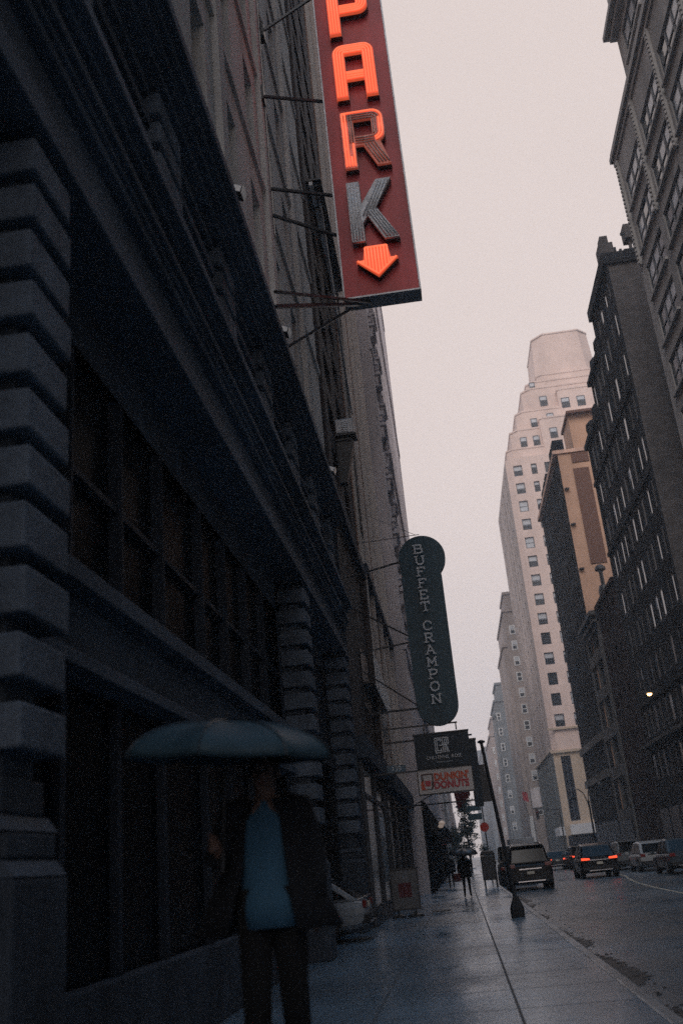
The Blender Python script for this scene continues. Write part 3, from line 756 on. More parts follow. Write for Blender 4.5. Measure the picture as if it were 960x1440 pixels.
# glazing of the wide bay: mullions, transoms, panes
def bay(y0, y1, mull):
    b = MB(); b.box(XW - .3, XW + .22, y0, y1, 3.2, 3.32); b.box(XW - .3, XW + .06, y0, y1, 3.33, 3.86); b.box(XW - .3, XW + .26, y0, y1, 3.87, 4.04)
    tr = b.obj('spandrel', M['stone_band'], A, bevel=.012)
    for y in mull:
        b = MB(); b.box(XW - .16, XW - .02, y - .06, y + .06, .8, 3.19); b.box(XW - .16, XW - .02, y - .06, y + .06, 4.05, 6.39); b.box(XW - .1, XW + .03, y - .025, y + .025, 4.05, 6.39)
        b.obj('mullion', M['frame_near'], A)
    edges = [y0] + list(mull) + [y1]
    for a, c_ in zip(edges, edges[1:]):
        b = MB(); b.box(XW - .12, XW - .10, a + .06, c_ - .06, .8, 3.19); b.box(XW - .12, XW - .10, a + .06, c_ - .06, 4.05, 6.39); b.obj('pane', M['glass_near'], A)
    b = MB(); b.box(XW - .15, XW - .01, y0, y1, 5.1, 5.17); b.obj('transom', M['frame_near'], A)
bay(6.5, 18.1, (7.55, 8.9, 10.35, 12.2, 13.6, 15.1, 16.6)); bay(-4, 5.3, (-2, 0, 2, 3.6))
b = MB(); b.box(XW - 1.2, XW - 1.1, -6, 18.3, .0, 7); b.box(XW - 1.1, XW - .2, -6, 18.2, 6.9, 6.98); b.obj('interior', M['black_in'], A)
b = MB(); b.box(XF - 12, XW - 1.3, -20, 19.1, 0, 11.3); b.box(XF - 12, XW - .9, 19.12, YE, 6.42, 11.3); b.box(XW - .9, XW - .46, -20, YE, 6.99, 7.3); b.obj('sky_blocker', M['black_in'], A)  # added unseen dark mass, stops sky leaking through the hollow shell
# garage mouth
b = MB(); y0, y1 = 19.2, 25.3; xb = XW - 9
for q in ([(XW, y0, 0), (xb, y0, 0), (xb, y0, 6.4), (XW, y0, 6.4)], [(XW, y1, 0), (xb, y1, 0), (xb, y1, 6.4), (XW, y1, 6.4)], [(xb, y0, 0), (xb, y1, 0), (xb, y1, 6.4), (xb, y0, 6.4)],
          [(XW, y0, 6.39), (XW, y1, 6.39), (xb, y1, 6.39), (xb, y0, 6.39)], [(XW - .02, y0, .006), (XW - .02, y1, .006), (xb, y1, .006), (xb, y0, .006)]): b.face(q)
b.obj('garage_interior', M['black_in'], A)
b = MB(); b.box(XW - .25, XW - .05, y0, y1, 4.2, 6.39); b.box(XW - .2, XW + .1, y0, y1, 3.9, 4.19); b.obj('garage_shutter', M['frame_near'], A)
# entablature of the ground storey
def run(name, specs, m='stone_band', bev=.02, y1=YE + .2):
    b = MB()
    for (xo, za, zb_) in specs: b.box(XF - .9, XF + xo, -20, y1, za, zb_ - .004)
    return b.obj(name, M[m], A, bevel=bev)
run('architrave', [(.03, 7.02, 7.12), (0, 7.12, 7.36), (-.1, 7.36, 7.9), (.02, 7.9, 8.02)])
run('lower_cornice', [(.06, 8.02, 8.1), (.12, 8.1, 8.22), (-.02, 8.22, 8.42), (.14, 8.42, 8.5), (.25, 8.5, 8.66)])
# second storey
b = MB(); b.box(XF - .9, XF - .42, -20, YE, 8.66, 11.0); b.obj('second_wall', M['stone'], A)
ys2 = [-.6 + 3.25 * k for k in range(9)]
for y in ys2:
    b = MB(); b.box(XF - .42, XF - .22, y + .06, y + .94, 8.68, 10.98); o = b.obj('upper_pier', M['stone'], A)
    b = MB()
    for k in range(5): b.box(XF - .419, XF - .08, y, y + 1.0, 8.72 + .455 * k, 9.05 + .455 * k)
    b.obj('rustication', M['stone_block'], o, off=tuple(A.location), bevel=.04)
for y in ys2[:-1]:
    b = MB(); b.box(XF - .419, XF - .40, y + 1.05, y + 3.2, 8.9, 10.8, 1)
    for z in (8.68, 9.25, 9.8, 10.3, 10.8): b.box(XF - .415, XF - .2, y + 1.02, y + 3.22, z, z + .16)
    for yy in (y + 1.72, y + 2.42): b.box(XF - .41, XF - .30, yy, yy + .09, 8.85, 10.79)
    b.obj('window', [M['stone_band'], M['glass']], A)
run('upper_cornice', [(-.02, 10.98, 11.08), (.1, 11.08, 11.17), (.2, 11.17, 11.28), (.31, 11.28, 11.5), (.24, 11.5, 11.56)])
b = MB()
for k in range(60): b.box(XF - .02, XF + .09, -2 + k * .48, -1.76 + k * .48, 11.09, 11.165)
b.obj('dentils', M['stone'], A)
# low stone stoop in front of the entrance, just below the picture
st = thing('stone_stoop', 'low dark stone stoop under the feet of the man with the umbrella', 'steps', (-1.8, 5.9, 0))
b = MB(); b.box(XF + .003, -.72, 5.0, 6.55, .003, .2); b.box(XF + .003, -.85, 5.15, 6.5, .2, .42); b.obj('step', M['stone'], st, bevel=.01)

# linear lights lying on the lower cornice
lin = thing('ledge_light', 'slim pale strip light lying on the stone ledge, nearest and longest to the eye', 'light fixture', (XF + .17, 6.2, 8.66))
b = MB(); b.box(-.03, .03, -.33, .33, 0, .03); bo = b.obj('base', M['bronze'], lin, off=(0, 0, 0))
b = MB(); b.box(-.035, .045, -.32, .32, .03, .085); b.obj('lens', M['flood_glass'], lin, off=(0, 0, 0))
for y, lb in ((9.75, 'slim pale strip light on the stone ledge, second from the top of the picture'), (13.1, 'slim pale strip light on the stone ledge, middle one of the five'),
              (17.0, 'slim pale strip light on the stone ledge, fourth down from the top'), (23.2, 'slim pale strip light on the stone ledge, farthest and shortest, above the garage')):
    c = copy_tree(lin); c.location.y = y; c['label'] = lb
for o in [o for o in C.objects if o.name.startswith('ledge_light')]: o['group'] = 'strip lights along the stone ledge'

# floodlights on the upper cornice
FS = .62
fl = thing('floodlight', 'white faced floodlight on the upper cornice, nearest of three and highest', 'floodlight', (XF + .2, 12.25, 11.56))
b = MB(); b.box(-.04, .04, -.05, .05, 0, .04); b.bar((0, 0, .03), (.08, 0, .14), .03); b.obj('bracket', M['bronze'], fl, off=(0, 0, 0))
b = MB(); b.prism([(-.02 * FS, .16 * FS), (.24 * FS, .06 * FS), (.30 * FS, .28 * FS), (.04 * FS, .40 * FS)], 'y', -.12, .12); b.obj('housing', M['bronze'], fl, off=(0, 0, 0), bevel=.02)
b = MB(); b.prism([(.245 * FS, .06 * FS), (.262 * FS, .055 * FS), (.325 * FS, .275 * FS), (.305 * FS, .285 * FS)], 'y', -.11, .11); b.prism([(.05 * FS, .16 * FS), (.22 * FS, .10 * FS), (.27 * FS, .26 * FS), (.08 * FS, .35 * FS)], 'y', -.128, -.121); b.obj('lens', M['flood_glass'], fl, off=(0, 0, 0))
for y, lb in ((16.55, 'white faced floodlight on the upper cornice beside the lower sign bracket'), (23.9, 'white faced floodlight at the far end of the upper cornice near the air conditioner')):
    c = copy_tree(fl); c.location.y = y; c['label'] = lb
for o in [o for o in C.objects if o.name.startswith('floodlight')]: o['group'] = 'floodlights on the upper cornice'

# ------------------------------------------------------------------ next houses on the left
B = thing('brick_building', 'narrow dark brown brick house with ladder like window column behind the PARK sign', 'building', (XF, 30, 0))
us = cen([28.6, 31.9], 1.9); zz = [(13.2 + 1.75 * k, 14.3 + 1.75 * k) for k in range(26)]
b = MB(); facade(b, 'E', XF, 26.62, 34.6, 0, 62, us, zz, .3); mass(b, XF - 12, XF, 26.62, 34.6, 0, 62, 'E'); b.obj('wall', M['brick_dark'], B)
windows(B, 'E', XF, us, zz, .3, lambda w_, h_, a, c_: win_mesh(w_, h_, 1, 0, bar=.08, rail=False))
b = MB(); b.box(XF + .003, XF + .2, 34.0, 34.55, 4.95, 11.5); b.obj('pilaster', M['brick_dark'], B)
for xo, za, zb_ in ((.28, 4.3, 4.9), (.22, 11.6, 12.0)):
    b = MB(); b.box(XF + .003, XF + xo, 26.65, 34.58, za, zb_); b.obj('band_course', M['stone'], B)
b = MB()
for (y0, y1) in ((27, 30.4), (30.9, 34.1)):
    b.box(XF + .003, XF + .03, y0, y1, .5, 4.1)
b.obj('shopfront', M['glass'], B)
b = MB(); b.box(XF + .004, XF + .1, 26.9, 27.0, .0, 4.28); b.box(XF + .004, XF + .1, 30.5, 30.8, 0, 4.28); b.box(XF + .004, XF + .1, 34.1, 34.5, 0, 4.28); b.box(XF + .031, XF + .09, 27, 34.1, .0, .49); b.box(XF + .031, XF + .09, 27, 34.1, 3.3, 3.42); b.obj('shop_frame', M['frame_dark'], B)
# fire escape: a lit steel edge with a ladder seen from below
fe = thing('fire_escape', 'black iron fire escape with pale edged landing and ladder beside the PARK sign', 'fire escape', (XF, 32, 24))
b = MB(); b.box(XF + .003, XF + .55, 27.2, 34.3, 24.2, 24.26); b.obj('landing', M['bronze'], fe)
for y0 in (27.2, 28.7, 30.2, 31.7, 33.0):
    b = MB(); b.box(XF + .10, XF + .24, y0, y0 + 1.2, 24.0, 24.15); b.obj('edge_rail', M['pale_metal'], fe)
for k in range(8):
    b = MB(); b.bar((XF + .02, 27.4 + k * .95, 24.1), (XF + .56, 27.4 + k * .95, 24.1), .07); b.obj('landing_bar', M['bronze'], fe)
b = MB()
for y in (33.2, 33.75): b.bar((XF + .3, y, 13), (XF + .3, y, 24.2), .06)
for k in range(34): b.bar((XF + .3, 33.2, 13.2 + k * .32), (XF + .3, 33.75, 13.2 + k * .32), .035)
b.obj('ladder', M['bronze'], fe)
b = MB(); b.bar((XF + .35, 28.0, 24.2), (XF + .35, 33.6, 18.4), .09); b.bar((XF + .35, 28.6, 24.2), (XF + .35, 34.2, 18.4), .05); b.obj('stair', M['steel'], fe)

Cb = thing('pilastered_building', 'rusty brown house with thin pale vertical strips between its piers', 'building', (XF, 42, 0))
b = MB(); us = cen([36.7, 40.2, 44.1, 47.6], .6); zz = [(12.7 + 3.4 * k, 14.6 + 3.4 * k) for k in range(13)]
facade(b, 'E', XF, 34.62, 49.5, 0, 60, us, zz, .3); mass(b, XF - 12, XF, 34.62, 49.5, 0, 60, 'E'); b.obj('wall', M['brick_orange'], Cb)
windows(Cb, 'E', XF, us, zz, .3, lambda w_, h_, a, c_: win_mesh(w_, h_, 1, 0, bar=.07))
for y in (35.1, 38.3, 42.2, 46.0, 49.2):
    b = MB(); b.box(XF + .003, XF + .2, y - .25, y + .25, 4.6, 59.5); o = b.obj('pilaster', M['brick_orange'], Cb)
    b = MB(); b.box(XF + .05, XF + .24, y - .34, y - .255, 4.6, 59.5); b.obj('pale_strip', M['strip_pale'], o, off=tuple(Cb.location))
for xo, za, zb_ in ((.45, 4.0, 4.6), (.3, 11.9, 12.3)):
    b = MB(); b.box(XF + .003, XF + xo, 34.66, 49.4, za, zb_); b.obj('band_course', M['stone'], Cb)
b = MB()
for k in range(4): b.box(XF + .003, XF + .04, 35 + k * 3.6, 38.2 + k * 3.6, .5, 3.8)
b.obj('shopfront', M['glass'], Cb)
b = MB(); b.box(XF + .041, XF + .1, 35, 49.2, 3.0, 3.1); b.box(XF + .041, XF + .12, 35, 49.2, 0, .5)
for k in range(5): b.box(XF + .041, XF + .14, 34.9 + k * 3.6, 35.15 + k * 3.6, .5, 3.9)
b.obj('shop_frame', M['frame_dark'], Cb)

XD = -1.72
D = thing('ornate_building', 'tall pale pink stone building with hooded windows behind the signs', 'building', (XD, 80, 0))
us = cen([52.9 + 4.3 * k for k in range(9)], 1.6)
zz = [(13.3 + 3.45 * k, 15.7 + 3.45 * k) for k in range(15)]
us_far = cen([92 + 4.6 * k for k in range(5)], 1.4)
b = MB(); facade(b, 'E', XD, 49.6, 114.5, 0, 70.5, us, zz, .08); mass(b, XD - 14, XD, 49.6, 114.5, 0, 70.5, 'E'); b.obj('wall', M['ornate'], D)
# the hundred windows nearest the street lamp height are modelled one by one
nn = 0
hd = MB(); hd.box(-1.15, 1.15, -.42, 0, 2.45, 2.62); hd.box(-1.0, 1.0, -.32, 0, 2.28, 2.447); hd.box(-1.1, -.86, -.26, 0, 1.7, 2.277); hd.box(.86, 1.1, -.26, 0, 1.7, 2.277); hd.prism([(-.95, 2.624), (.95, 2.624), (.5, 2.95), (-.5, 2.95)], 'y', -.3, 0)
hdm = hd.mesh('hood', [M['ornate']]); sl = MB(); sl.box(-1.0, 1.0, -.3, 0, -.22, 0); sl.box(-.9, -.6, -.22, 0, -.55, -.222); sl.box(.6, .9, -.22, 0, -.55, -.222); slm = sl.mesh('sill', [M['ornate']])
for b_, za in enumerate(zz):
    for a, ua in enumerate(us):
        if nn >= 99: break
        if b_ >= 11: continue
        nn += 1
        wo = place(win_mesh(1.6, 2.4, 1, rnd.choice((0, .3, .5)), fr='e1trim', gl='glass_sky', bar=.12, fd=.04), 'window', D, (-.08, (ua[0] + ua[1]) / 2 - 80, za[0]), ROT['E'])
        if a < 2: place(hdm, 'hood', wo, (0, -.08, 0)); place(slm, 'sill', wo, (0, -.08, 0))
for z in (4.3, 12.0, 30.1, 50.8, 69.9):
    b = MB(); b.box(XD + .003, XD + .18, 49.55, 114.6, z, z + .45); b.obj('belt_course', M['ornate'], D)
for y in (50.1, 61.9, 114.2):
    b = MB(); b.box(XD + .003, XD + .1, y - .45, y + .45, 4.76, 69.8); b.obj('pilaster', M['ornate'], D)
b = MB()
for k in range(15): b.box(XD + .004, XD + .06, 50.4 + k * 4.2, 54.1 + k * 4.2, .4, 3.9)
b.obj('shopfront', M['glass'], D)
b = MB()
for k in range(16): b.box(XD + .061, XD + .22, 49.9 + k * 4.2, 50.38 + k * 4.2, 0, 4.25)
b.box(XD + .062, XD + .15, 50.4, 114, 0, .39); b.box(XD + .062, XD + .3, 50.4, 114, 3.0, 3.9); b.obj('shop_frame', M['slate'], D)

rnd = random.Random(31)
farblock('brick_building', 'brown grey corner block across the avenue on the left, tallest of the far left row', [(-14, -2.4, 150, 196, 31)], 'far1', [('E', -2.4, [153 + 4.2 * k for k in range(10)], [7 + 3.5 * k for k in range(6)], 1.2, 1.8)], loc=(-2.4, 150, 0))
farblock('apartment_building', 'blue grey block second in the far left row', [(-14, -2.0, 197, 262, 24), ], 'far2', [('E', -2.0, [200 + 4.6 * k for k in range(12)], [7 + 3.5 * k for k in range(4)], 1.3, 1.8)], loc=(-2, 197, 0))
farblock('apartment_building', 'small pale block at the far end of the left row', [(-14, -1.2, 263, 330, 20), (-14, -1.0, 331, 560, 15)], 'far3', loc=(-1.2, 263, 0))
# ------------------------------------------------------------------ the big blade sign
ps = thing('parking_sign', 'tall red blade sign with neon letters PARK and an arrow, partly lit', 'sign', (-.2, 18, 13.05))
SX0, SX1, SY0, SY1, SZ0, SZ1 = -1.02, .62, 18.0, 18.42, 13.22, 24.6
b = MB(); b.box(SX0, SX1, SY0, SY1, SZ0, SZ1); b.obj('cabinet', M['red_paint'], ps)
b = MB()
b.box(SX1 - .0, SX1 + .035, SY0 - .05, SY1 + .02, SZ0 - .02, SZ1); b.box(SX0 - .035, SX0, SY0 - .05, SY1 + .02, SZ0 - .02, SZ1)
b.box(SX0 - .035, SX1 + .035, SY0 - .05, SY1 + .02, SZ0 - .06, SZ0 - .022); b.obj('edge_frame', M['steel'], ps)
def arc(cx, cy, r, a0, a1, n=7): return [(cx + r * math.cos(R(a0 + (a1 - a0) * k / n)), cy + r * math.sin(R(a0 + (a1 - a0) * k / n))) for k in range(n + 1)]
rr = .26
GL = {
 'P': ([(0, 0), (0, 1.62)] + arc(1 - rr, 1.62 - rr, rr, 90, 0) + arc(1 - rr, .62 + rr, rr, 0, -90) + [(.29, .62), (.29, 0)], [[(.29, .89), (.71, .89), (.71, 1.33), (.29, 1.33)]]),
 'A': ([(0, 0)] + arc(rr, 1.62 - rr, rr, 180, 90) + arc(1 - rr, 1.62 - rr, rr, 90, 0) + [(1, 0), (.71, 0), (.71, .52), (.29, .52), (.29, 0)], [[(.29, .77), (.71, .77), (.71, 1.33), (.29, 1.33)]]),
 'R': ([(0, 0), (0, 1.62)] + arc(1 - rr, 1.62 - rr, rr, 90, 0) + arc(1 - rr, .66 + rr, rr, 0, -60) + [(1.06, 0), (.75, 0), (.47, .62), (.29, .62), (.29, 0)], [[(.29, .88), (.71, .88), (.71, 1.35), (.29, 1.35)]]),
 'K': ([(0, 0), (0, 1.62), (.29, 1.62), (.29, .98), (.68, 1.62), (1.02, 1.62), (.60, .88), (1.06, 0), (.73, 0), (.41, .66), (.29, .48), (.29, 0)], []),
 'arrow': ([(-.25, .77), (.25, .77), (.31, .44), (.46, .44), (0, 0), (-.46, .44), (-.31, .44)], []),
}
T_ = [.045, .112, .179, .246]
def tubes_for(ch):
    lit, off = [], []
    if ch == 'A':
        for d in T_: lit.append([(d, .04)] + arc(max(rr, d + .03), 1.62 - max(rr, d + .03), max(rr, d + .03) - d, 180, 90, 5) + arc(1 - max(rr, d + .03), 1.62 - max(rr, d + .03), max(rr, d + .03) - d, 90, 0, 5) + [(1 - d, .04)])
        lit += [[(.29, y), (.71, y)] for y in (.56, .63, .70, .745)]
    if ch == 'P':
        lit += [[(d, .04), (d, 1.58)] for d in T_]
        for d in T_: lit.append([(.3, 1.62 - d), *arc(1 - rr - .02, 1.62 - rr - .02, rr + .02 - d, 90, 0, 5), *arc(1 - rr - .02, .62 + rr + .02, rr + .02 - d, 0, -90, 5), (.3, .62 + d)])
    if ch == 'R':
        lit += [[(d, .04), (d, 1.58)] for d in T_[:2]] + [[(.246, .04), (.246, .66)], [(.179, .04), (.179, .3)]]
        off += [[(d, .7), (d, 1.5)] for d in T_[2:]]
        for k, d in enumerate(T_):
            (lit if k < 1 else off).append([(.06, 1.62 - d), *arc(1 - rr - .02, 1.62 - rr - .02, rr + .02 - d, 90, 0, 5)])
            (lit if k < 2 else off).append([*arc(1 - rr - .02, 1.62 - rr - .02, rr + .02 - d, 0, 0, 1)[:1], *arc(1 - rr - .02, .68 + rr, rr + .02 - d, 0, -75, 5)])
        off += [[(.52 + k * .075, .64), (.80 + k * .075, .04)] for k in range(4)]
        off += [[(.3, y), (.75, y)] for y in (.68, .75, .82)]
    if ch == 'K':
        off += [[(d, .04), (d, 1.58)] for d in T_]
        off += [[(.31 + k * .07, .66 - k * .0), (.73 + k * .075, 1.58)] for k in range(4)]
        off += [[(.45 + k * .06, .78), (.79 + k * .075, .04)] for k in range(4)]
    if ch == 'arrow':
        for k in range(8):
            x = -.245 + k * .07; lit.append([(x, .74), (x, .03 + abs(x) * .95 + .03)])
        for sx in (-1, 1):
            for k in range(3): lit.append([(sx * (.30 + k * .05), .41), (sx * (.30 + k * .05), .41 - (.14 - .042 * k) + .03)])
        lit.append([(-.24, .745), (.24, .745)]); lit.append([(-.43, .42), (0, .035), (.43, .42)])
    return lit, off
def neon(ch, x, z, w_, face, label):
    outer, holes = GL[ch]
    o = put_xz(curve_mesh('letter_' + ch.lower() if ch != 'arrow' else 'arrow', outer, holes, .14, M[face]), ('letter_' + ch.lower()) if ch != 'arrow' else 'arrow', ps, x, SY0 - .075, z, (w_, 1, 1))
    o['label'] = label
    # dark return: the sides of the letter box
    q = curve_mesh('letter_return', [(px * 1.0, py * 1.0) for px, py in outer], holes, .12, M['bronze'])
    r_ = bpy.data.objects.new('letter_return', q); C.objects.link(r_); r_.parent = o; r_.location = (.012, -.03, -.062 + .0)
    o.location.y -= .06
    lit, off = tubes_for(ch)
    for nm, lst, mt in (('neon_tube', lit, 'neon'), ('dead_tube', off, 'dead_tube')):
        if not lst: continue
        b = MB()
        for pl in lst: b.tube([(p[0], p[1], .098 if nm == 'neon_tube' else .084) for p in pl], .021, 5)
        t = b.obj(nm, M['half_tube' if ch == 'R' and nm == 'dead_tube' else mt], o, off=(0, 0, 0), smooth=True)
neon('P', -.71, 20.58, 1.0, 'neon_face', 'lit orange neon letter P cut by the top of the picture')
neon('A', -.71, 18.58, 1.0, 'neon_face', 'lit orange neon letter A')
neon('R', -.69, 16.52, 1.0, 'half_face', 'half lit neon letter R with dead leg')
neon('K', -.72, 14.50, 1.0, 'dead_face', 'unlit grey neon letter K')
neon('arrow', -.22, 13.55, 1.0, 'neon_face', 'lit orange arrow pointing down')
for (p, q, w_) in (((XF + .3, 15.4, 11.57), (SX0 + .3, SY0 + .2, 13.15), .07), ((XF + .3, 16.9, 11.57), (SX0 + .1, SY0 + .25, 13.1), .06), ((XF + .3, 15.4, 11.9), (SX0 + .55, SY0 + .2, 13.16), .05),
                   ((XF + .1, 17.35, 15.2), (SX0 + .2, SY0 + .2, 14.9), .06), ((XF + .1, 17.45, 16.0), (SX0, SY0 + .2, 16.15), .06), ((XF + .1, 17.1, 18.35), (SX0, SY0 + .2, 18.95), .06),
                   ((XF + .1, 18.0, 21.3), (SX0, SY0 + .2, 22.4), .06)):
    b = MB(); b.bar(p, q, w_); b.obj('bracket_arm', M['bronze'], ps)
b = MB(); b.box(XF + .04, XF + .12, 17.36, 17.48, 14.7, 24.0); b.box(XF - .0, XF + .16, 17.0, 17.3, 18.2, 18.6); b.box(XF + .02, XF + .16, 17.9, 18.2, 21.1, 21.5); b.obj('wall_post', M['bronze'], ps)

# ------------------------------------------------------------------ keyhole shaped music shop sign
BY = 30.0
bs = thing('shop_sign', 'dark teal blade sign with round head and pale serif letters reading down', 'sign', (-.12, BY, 5.4))
out_ = arc(-.11, 10.80, .765, 245, -47, 26)
out_ = [(-.79, 10.45)] + out_[2:] + [(.5, 10.15)] + [(.47, 6.05)] + arc(-.17, 6.02, .64, 0, -180, 16) + [(-.79, 10.4)]
out_ = [(-.83, 6.1), (-.83, 10.45)] + arc(-.10, 10.80, .765, 207, -43, 26) + [(.475, 10.1), (.475, 6.05)] + arc(-.178, 6.03, .652, 0, -180, 16)
me = curve_mesh('cabinet', out_, [], .3, M['teal_sign'])
o = bpy.data.objects.new('cabinet', me); C.objects.link(o); o.parent = bs; o.rotation_euler = (R(90), 0, 0); o.location = (.12, .15, -5.4)
SER = {  # strokes and serif ends on a unit box
 'B': ([[(.1, 0), (.1, 1)], [(.1, 1), (.6, 1), (.75, .9), (.75, .65), (.6, .54), (.1, .54)], [(.6, .54), (.82, .42), (.82, .12), (.65, 0), (.1, 0)]], [(0, 0, .2), (0, 1, .2)]),
 'U': ([[(.15, 1), (.15, .25), (.3, .02), (.68, .02), (.83, .25), (.83, 1)]], [(.15, 1, .32), (.83, 1, .32)]),
 'F': ([[(.2, 0), (.2, 1)], [(.1, 1), (.85, 1), (.85, .78)], [(.2, .52), (.62, .52)]], [(.2, 0, .42)]),
 'E': ([[(.2, 0), (.2, 1)], [(.08, 1), (.82, 1), (.82, .78)], [(.2, .52), (.62, .52)], [(.08, 0), (.86, 0), (.86, .24)]], []),
 'T': ([[(.5, 0), (.5, 1)], [(.1, .76), (.1, 1), (.9, 1), (.9, .76)]], [(.5, 0, .42)]),
 'C': ([[(.85, .72), (.85, .84), (.65, 1), (.35, 1), (.12, .75), (.12, .25), (.35, 0), (.65, 0), (.88, .2)]], []),
 'R': ([[(.2, 0), (.2, 1)], [(.05, 1), (.6, 1), (.8, .88), (.8, .62), (.6, .5), (.2, .5)], [(.5, .5), (.82, .0), (.98, 0)]], [(.2, 0, .4)]),
 'A': ([[(.12, 0), (.48, 1), (.86, 0)], [(.26, .36), (.72, .36)], [(.3, 1), (.5, 1)]], [(.12, 0, .34), (.86, 0, .34)]),
 'M': ([[(.14, 0), (.14, 1), (.5, .3), (.86, 1), (.86, 0)]], [(.14, 0, .34), (.86, 0, .34), (.1, 1, .2), (.9, 1, .2)]),
 'P': ([[(.2, 0), (.2, 1)], [(.05, 1), (.65, 1), (.84, .86), (.84, .6), (.65, .46), (.2, .46)]], [(.2, 0, .42)]),
 'O': ([[(.5, 0), (.2, .12), (.08, .5), (.2, .88), (.5, 1), (.8, .88), (.92, .5), (.8, .12), (.5, 0)]], []),
 'N': ([[(.16, 0), (.16, 1), (.84, .02), (.84, 1)]], [(.16, 0, .34), (.84, 1, .34), (.12, 1, .2)]),
}
z = 10.92
for word in ('BUFFET', 'CRAMPON'):
    for ch in word:
        st_, sf = SER[ch]; b = MB(); lw, lh = .32, .275
        for pl in st_:
            for p, q in zip(pl, pl[1:]): stroke(b, (p[0] * lw, p[1] * lh), (q[0] * lw, q[1] * lh), (.048), -.03 - .0003 * len(b.f), -.004)
        for (x, y, w_) in sf: stroke(b, ((x - w_ / 2) * lw, y * lh), ((x + w_ / 2) * lw, y * lh), .034, -.028, -.004)
        b.obj('letter_' + ch.lower(), M['letter_grey'], bs, off=(0, 0, 0), loc=(-.33 + .12 - (10.92 - z) * .004, -.155, z - 5.4))
        z -= .387
    z -= .25
for p, q, w_ in (((XF, BY + .2, 10.5), (-.8, BY, 10.75), .05), ((XF, BY + .3, 9.4), (-.82, BY, 8.25), .05), ((XF, BY + .1, 7.9), (-.82, BY, 8.05), .05), ((XF, BY + .1, 5.95), (-.75, BY, 5.95), .06), ((XF, BY + .2, 7.4), (-.8, BY, 6.05), .04)):
    b = MB(); b.bar(p, q, w_); b.obj('bracket_arm', M['bronze'], bs)
b = MB(); b.tube([(XF, BY + 4, 12.9), (-.1, BY + .03, 11.62)], .012, 4); b.tube([(XF, BY - 1, 12.6), (-.2, BY, 11.6)], .009, 4); b.obj('guy_wire', M['bronze'], bs)

# ------------------------------------------------------------------ dark shop sign with monogram
cs = thing('shop_sign', 'dark square blade sign with a pale CR monogram', 'sign', (-.17, BY, 4.12))
b = MB(); b.box(-1.03, .645, BY, BY + .14, 4.12, 5.13); b.obj('panel', M['sign_dark'], cs, bevel=.008)
b = MB(); b.box(-1.06, .66, BY - .02, BY + .16, 5.13, 5.17); b.bar((XF, BY + .07, 5.42), (.35, BY + .07, 5.42), .045); b.bar((.3, BY + .07, 5.42), (.3, BY + .07, 5.2), .04); b.bar((-.7, BY + .07, 5.42), (-.7, BY + .07, 5.15), .04); b.obj('bracket', M['bronze'], cs)
b = MB(); x0, z0, hh = -.40, 4.55, .44
def st(pl, wd=.03):
    for p, q in zip(pl, pl[1:]): stroke(b, (x0 + p[0], z0 + p[1]), (x0 + q[0], z0 + q[1]), wd, BY - .02 - .0003 * len(b.f), BY - .004)
for k in (0, .055):
    st([(.17, hh - .12), (.17, hh - k), (.0 + k, hh - k), (k, k), (.17, k), (.17, .12)])
    st([(.23 + k, 0), (.23 + k, hh - k), (.40 - k, hh - k), (.40 - k, .24 + k * .5), (.27 + k, .24 + k * .3)])
    st([(.34 - k * .3, .22), (.40 - k, 0)])
st([(.12, .22), (.3, .22)])
b.obj('monogram', M['letter_grey'], cs)
for wd_, xx in (('CHEYENNE', -.375), ('ROSE', .21)): put_xz(text_mesh('lettering', wd_, .165, .015, M['letter_grey']), 'lettering', cs, xx, BY - .01, 4.42, (.82, .82, 1))
b = MB(); b.box(-.42, .08, BY - .008, BY - .002, 4.27, 4.285); b.obj('underline', M['dead_face'], cs)

# ------------------------------------------------------------------ white lightbox doughnut shop sign
ds = thing('shop_sign', 'white lightbox blade sign with orange lettering and a cup', 'sign', (-.2, BY, 3.38))
b = MB(); b.box(-1.03, .60, BY - .02, BY + .2, 3.385, 4.075); b.obj('light_box', M['white_box'], ds)
b = MB(); b.box(-1.06, -1.032, BY - .035, BY + .21, 3.35, 4.11); b.box(.602, .63, BY - .035, BY + .21, 3.35, 4.11); b.box(-1.031, .601, BY - .035, BY + .21, 4.077, 4.11); b.box(-1.031, .601, BY - .035, BY + .21, 3.35, 3.383); b.bar((XF, BY + .1, 4.09), (-1.06, BY + .1, 4.09), .05); b.obj('box_frame', M['bronze'], ds)
put_xz(text_mesh('upper_lettering', "DUNKIN'", .27, .012, M['dd_orange'], .012), 'upper_lettering', ds, -.03, BY - .028, 3.84, (.95, 1.05, 1))
put_xz(text_mesh('lettering', "DONUTS", .27, .012, M['dd_pink'], .012), 'lettering', ds, -.05, BY - .028, 3.60, (.95, 1.05, 1))
b = MB(); yy = BY - .03
b.prism([(-.94, 3.50), (-.62, 3.50), (-.575, 3.62), (-.575, 3.95), (-.60, 3.97), (-.94, 3.97)], 'y', yy, yy + .008); b.obj('cup_square', M['dd_brown'], ds)
b = MB(); b.prism([(-.96, 3.5), (-.80, 3.5), (-.86, 3.78), (-.96, 3.72)], 'y', yy - .008, yy - .001); b.obj('cup_accent', M['dd_orange'], ds)
b = MB(); b.prism([(-.84, 3.52), (-.66, 3.52), (-.62, 3.86), (-.88, 3.86)], 'y', yy - .018, yy - .009); b.prism([(-.90, 3.862), (-.60, 3.862), (-.63, 3.92), (-.87, 3.92)], 'y', yy - .018, yy - .009); b.obj('cup', M['white_box'], ds)
b = MB(); b.prism([(-.82, 3.6), (-.68, 3.6), (-.66, 3.76), (-.84, 3.76)], 'y', yy - .026, yy - .019); b.obj('cup_sleeve', M['dd_pink'], ds)

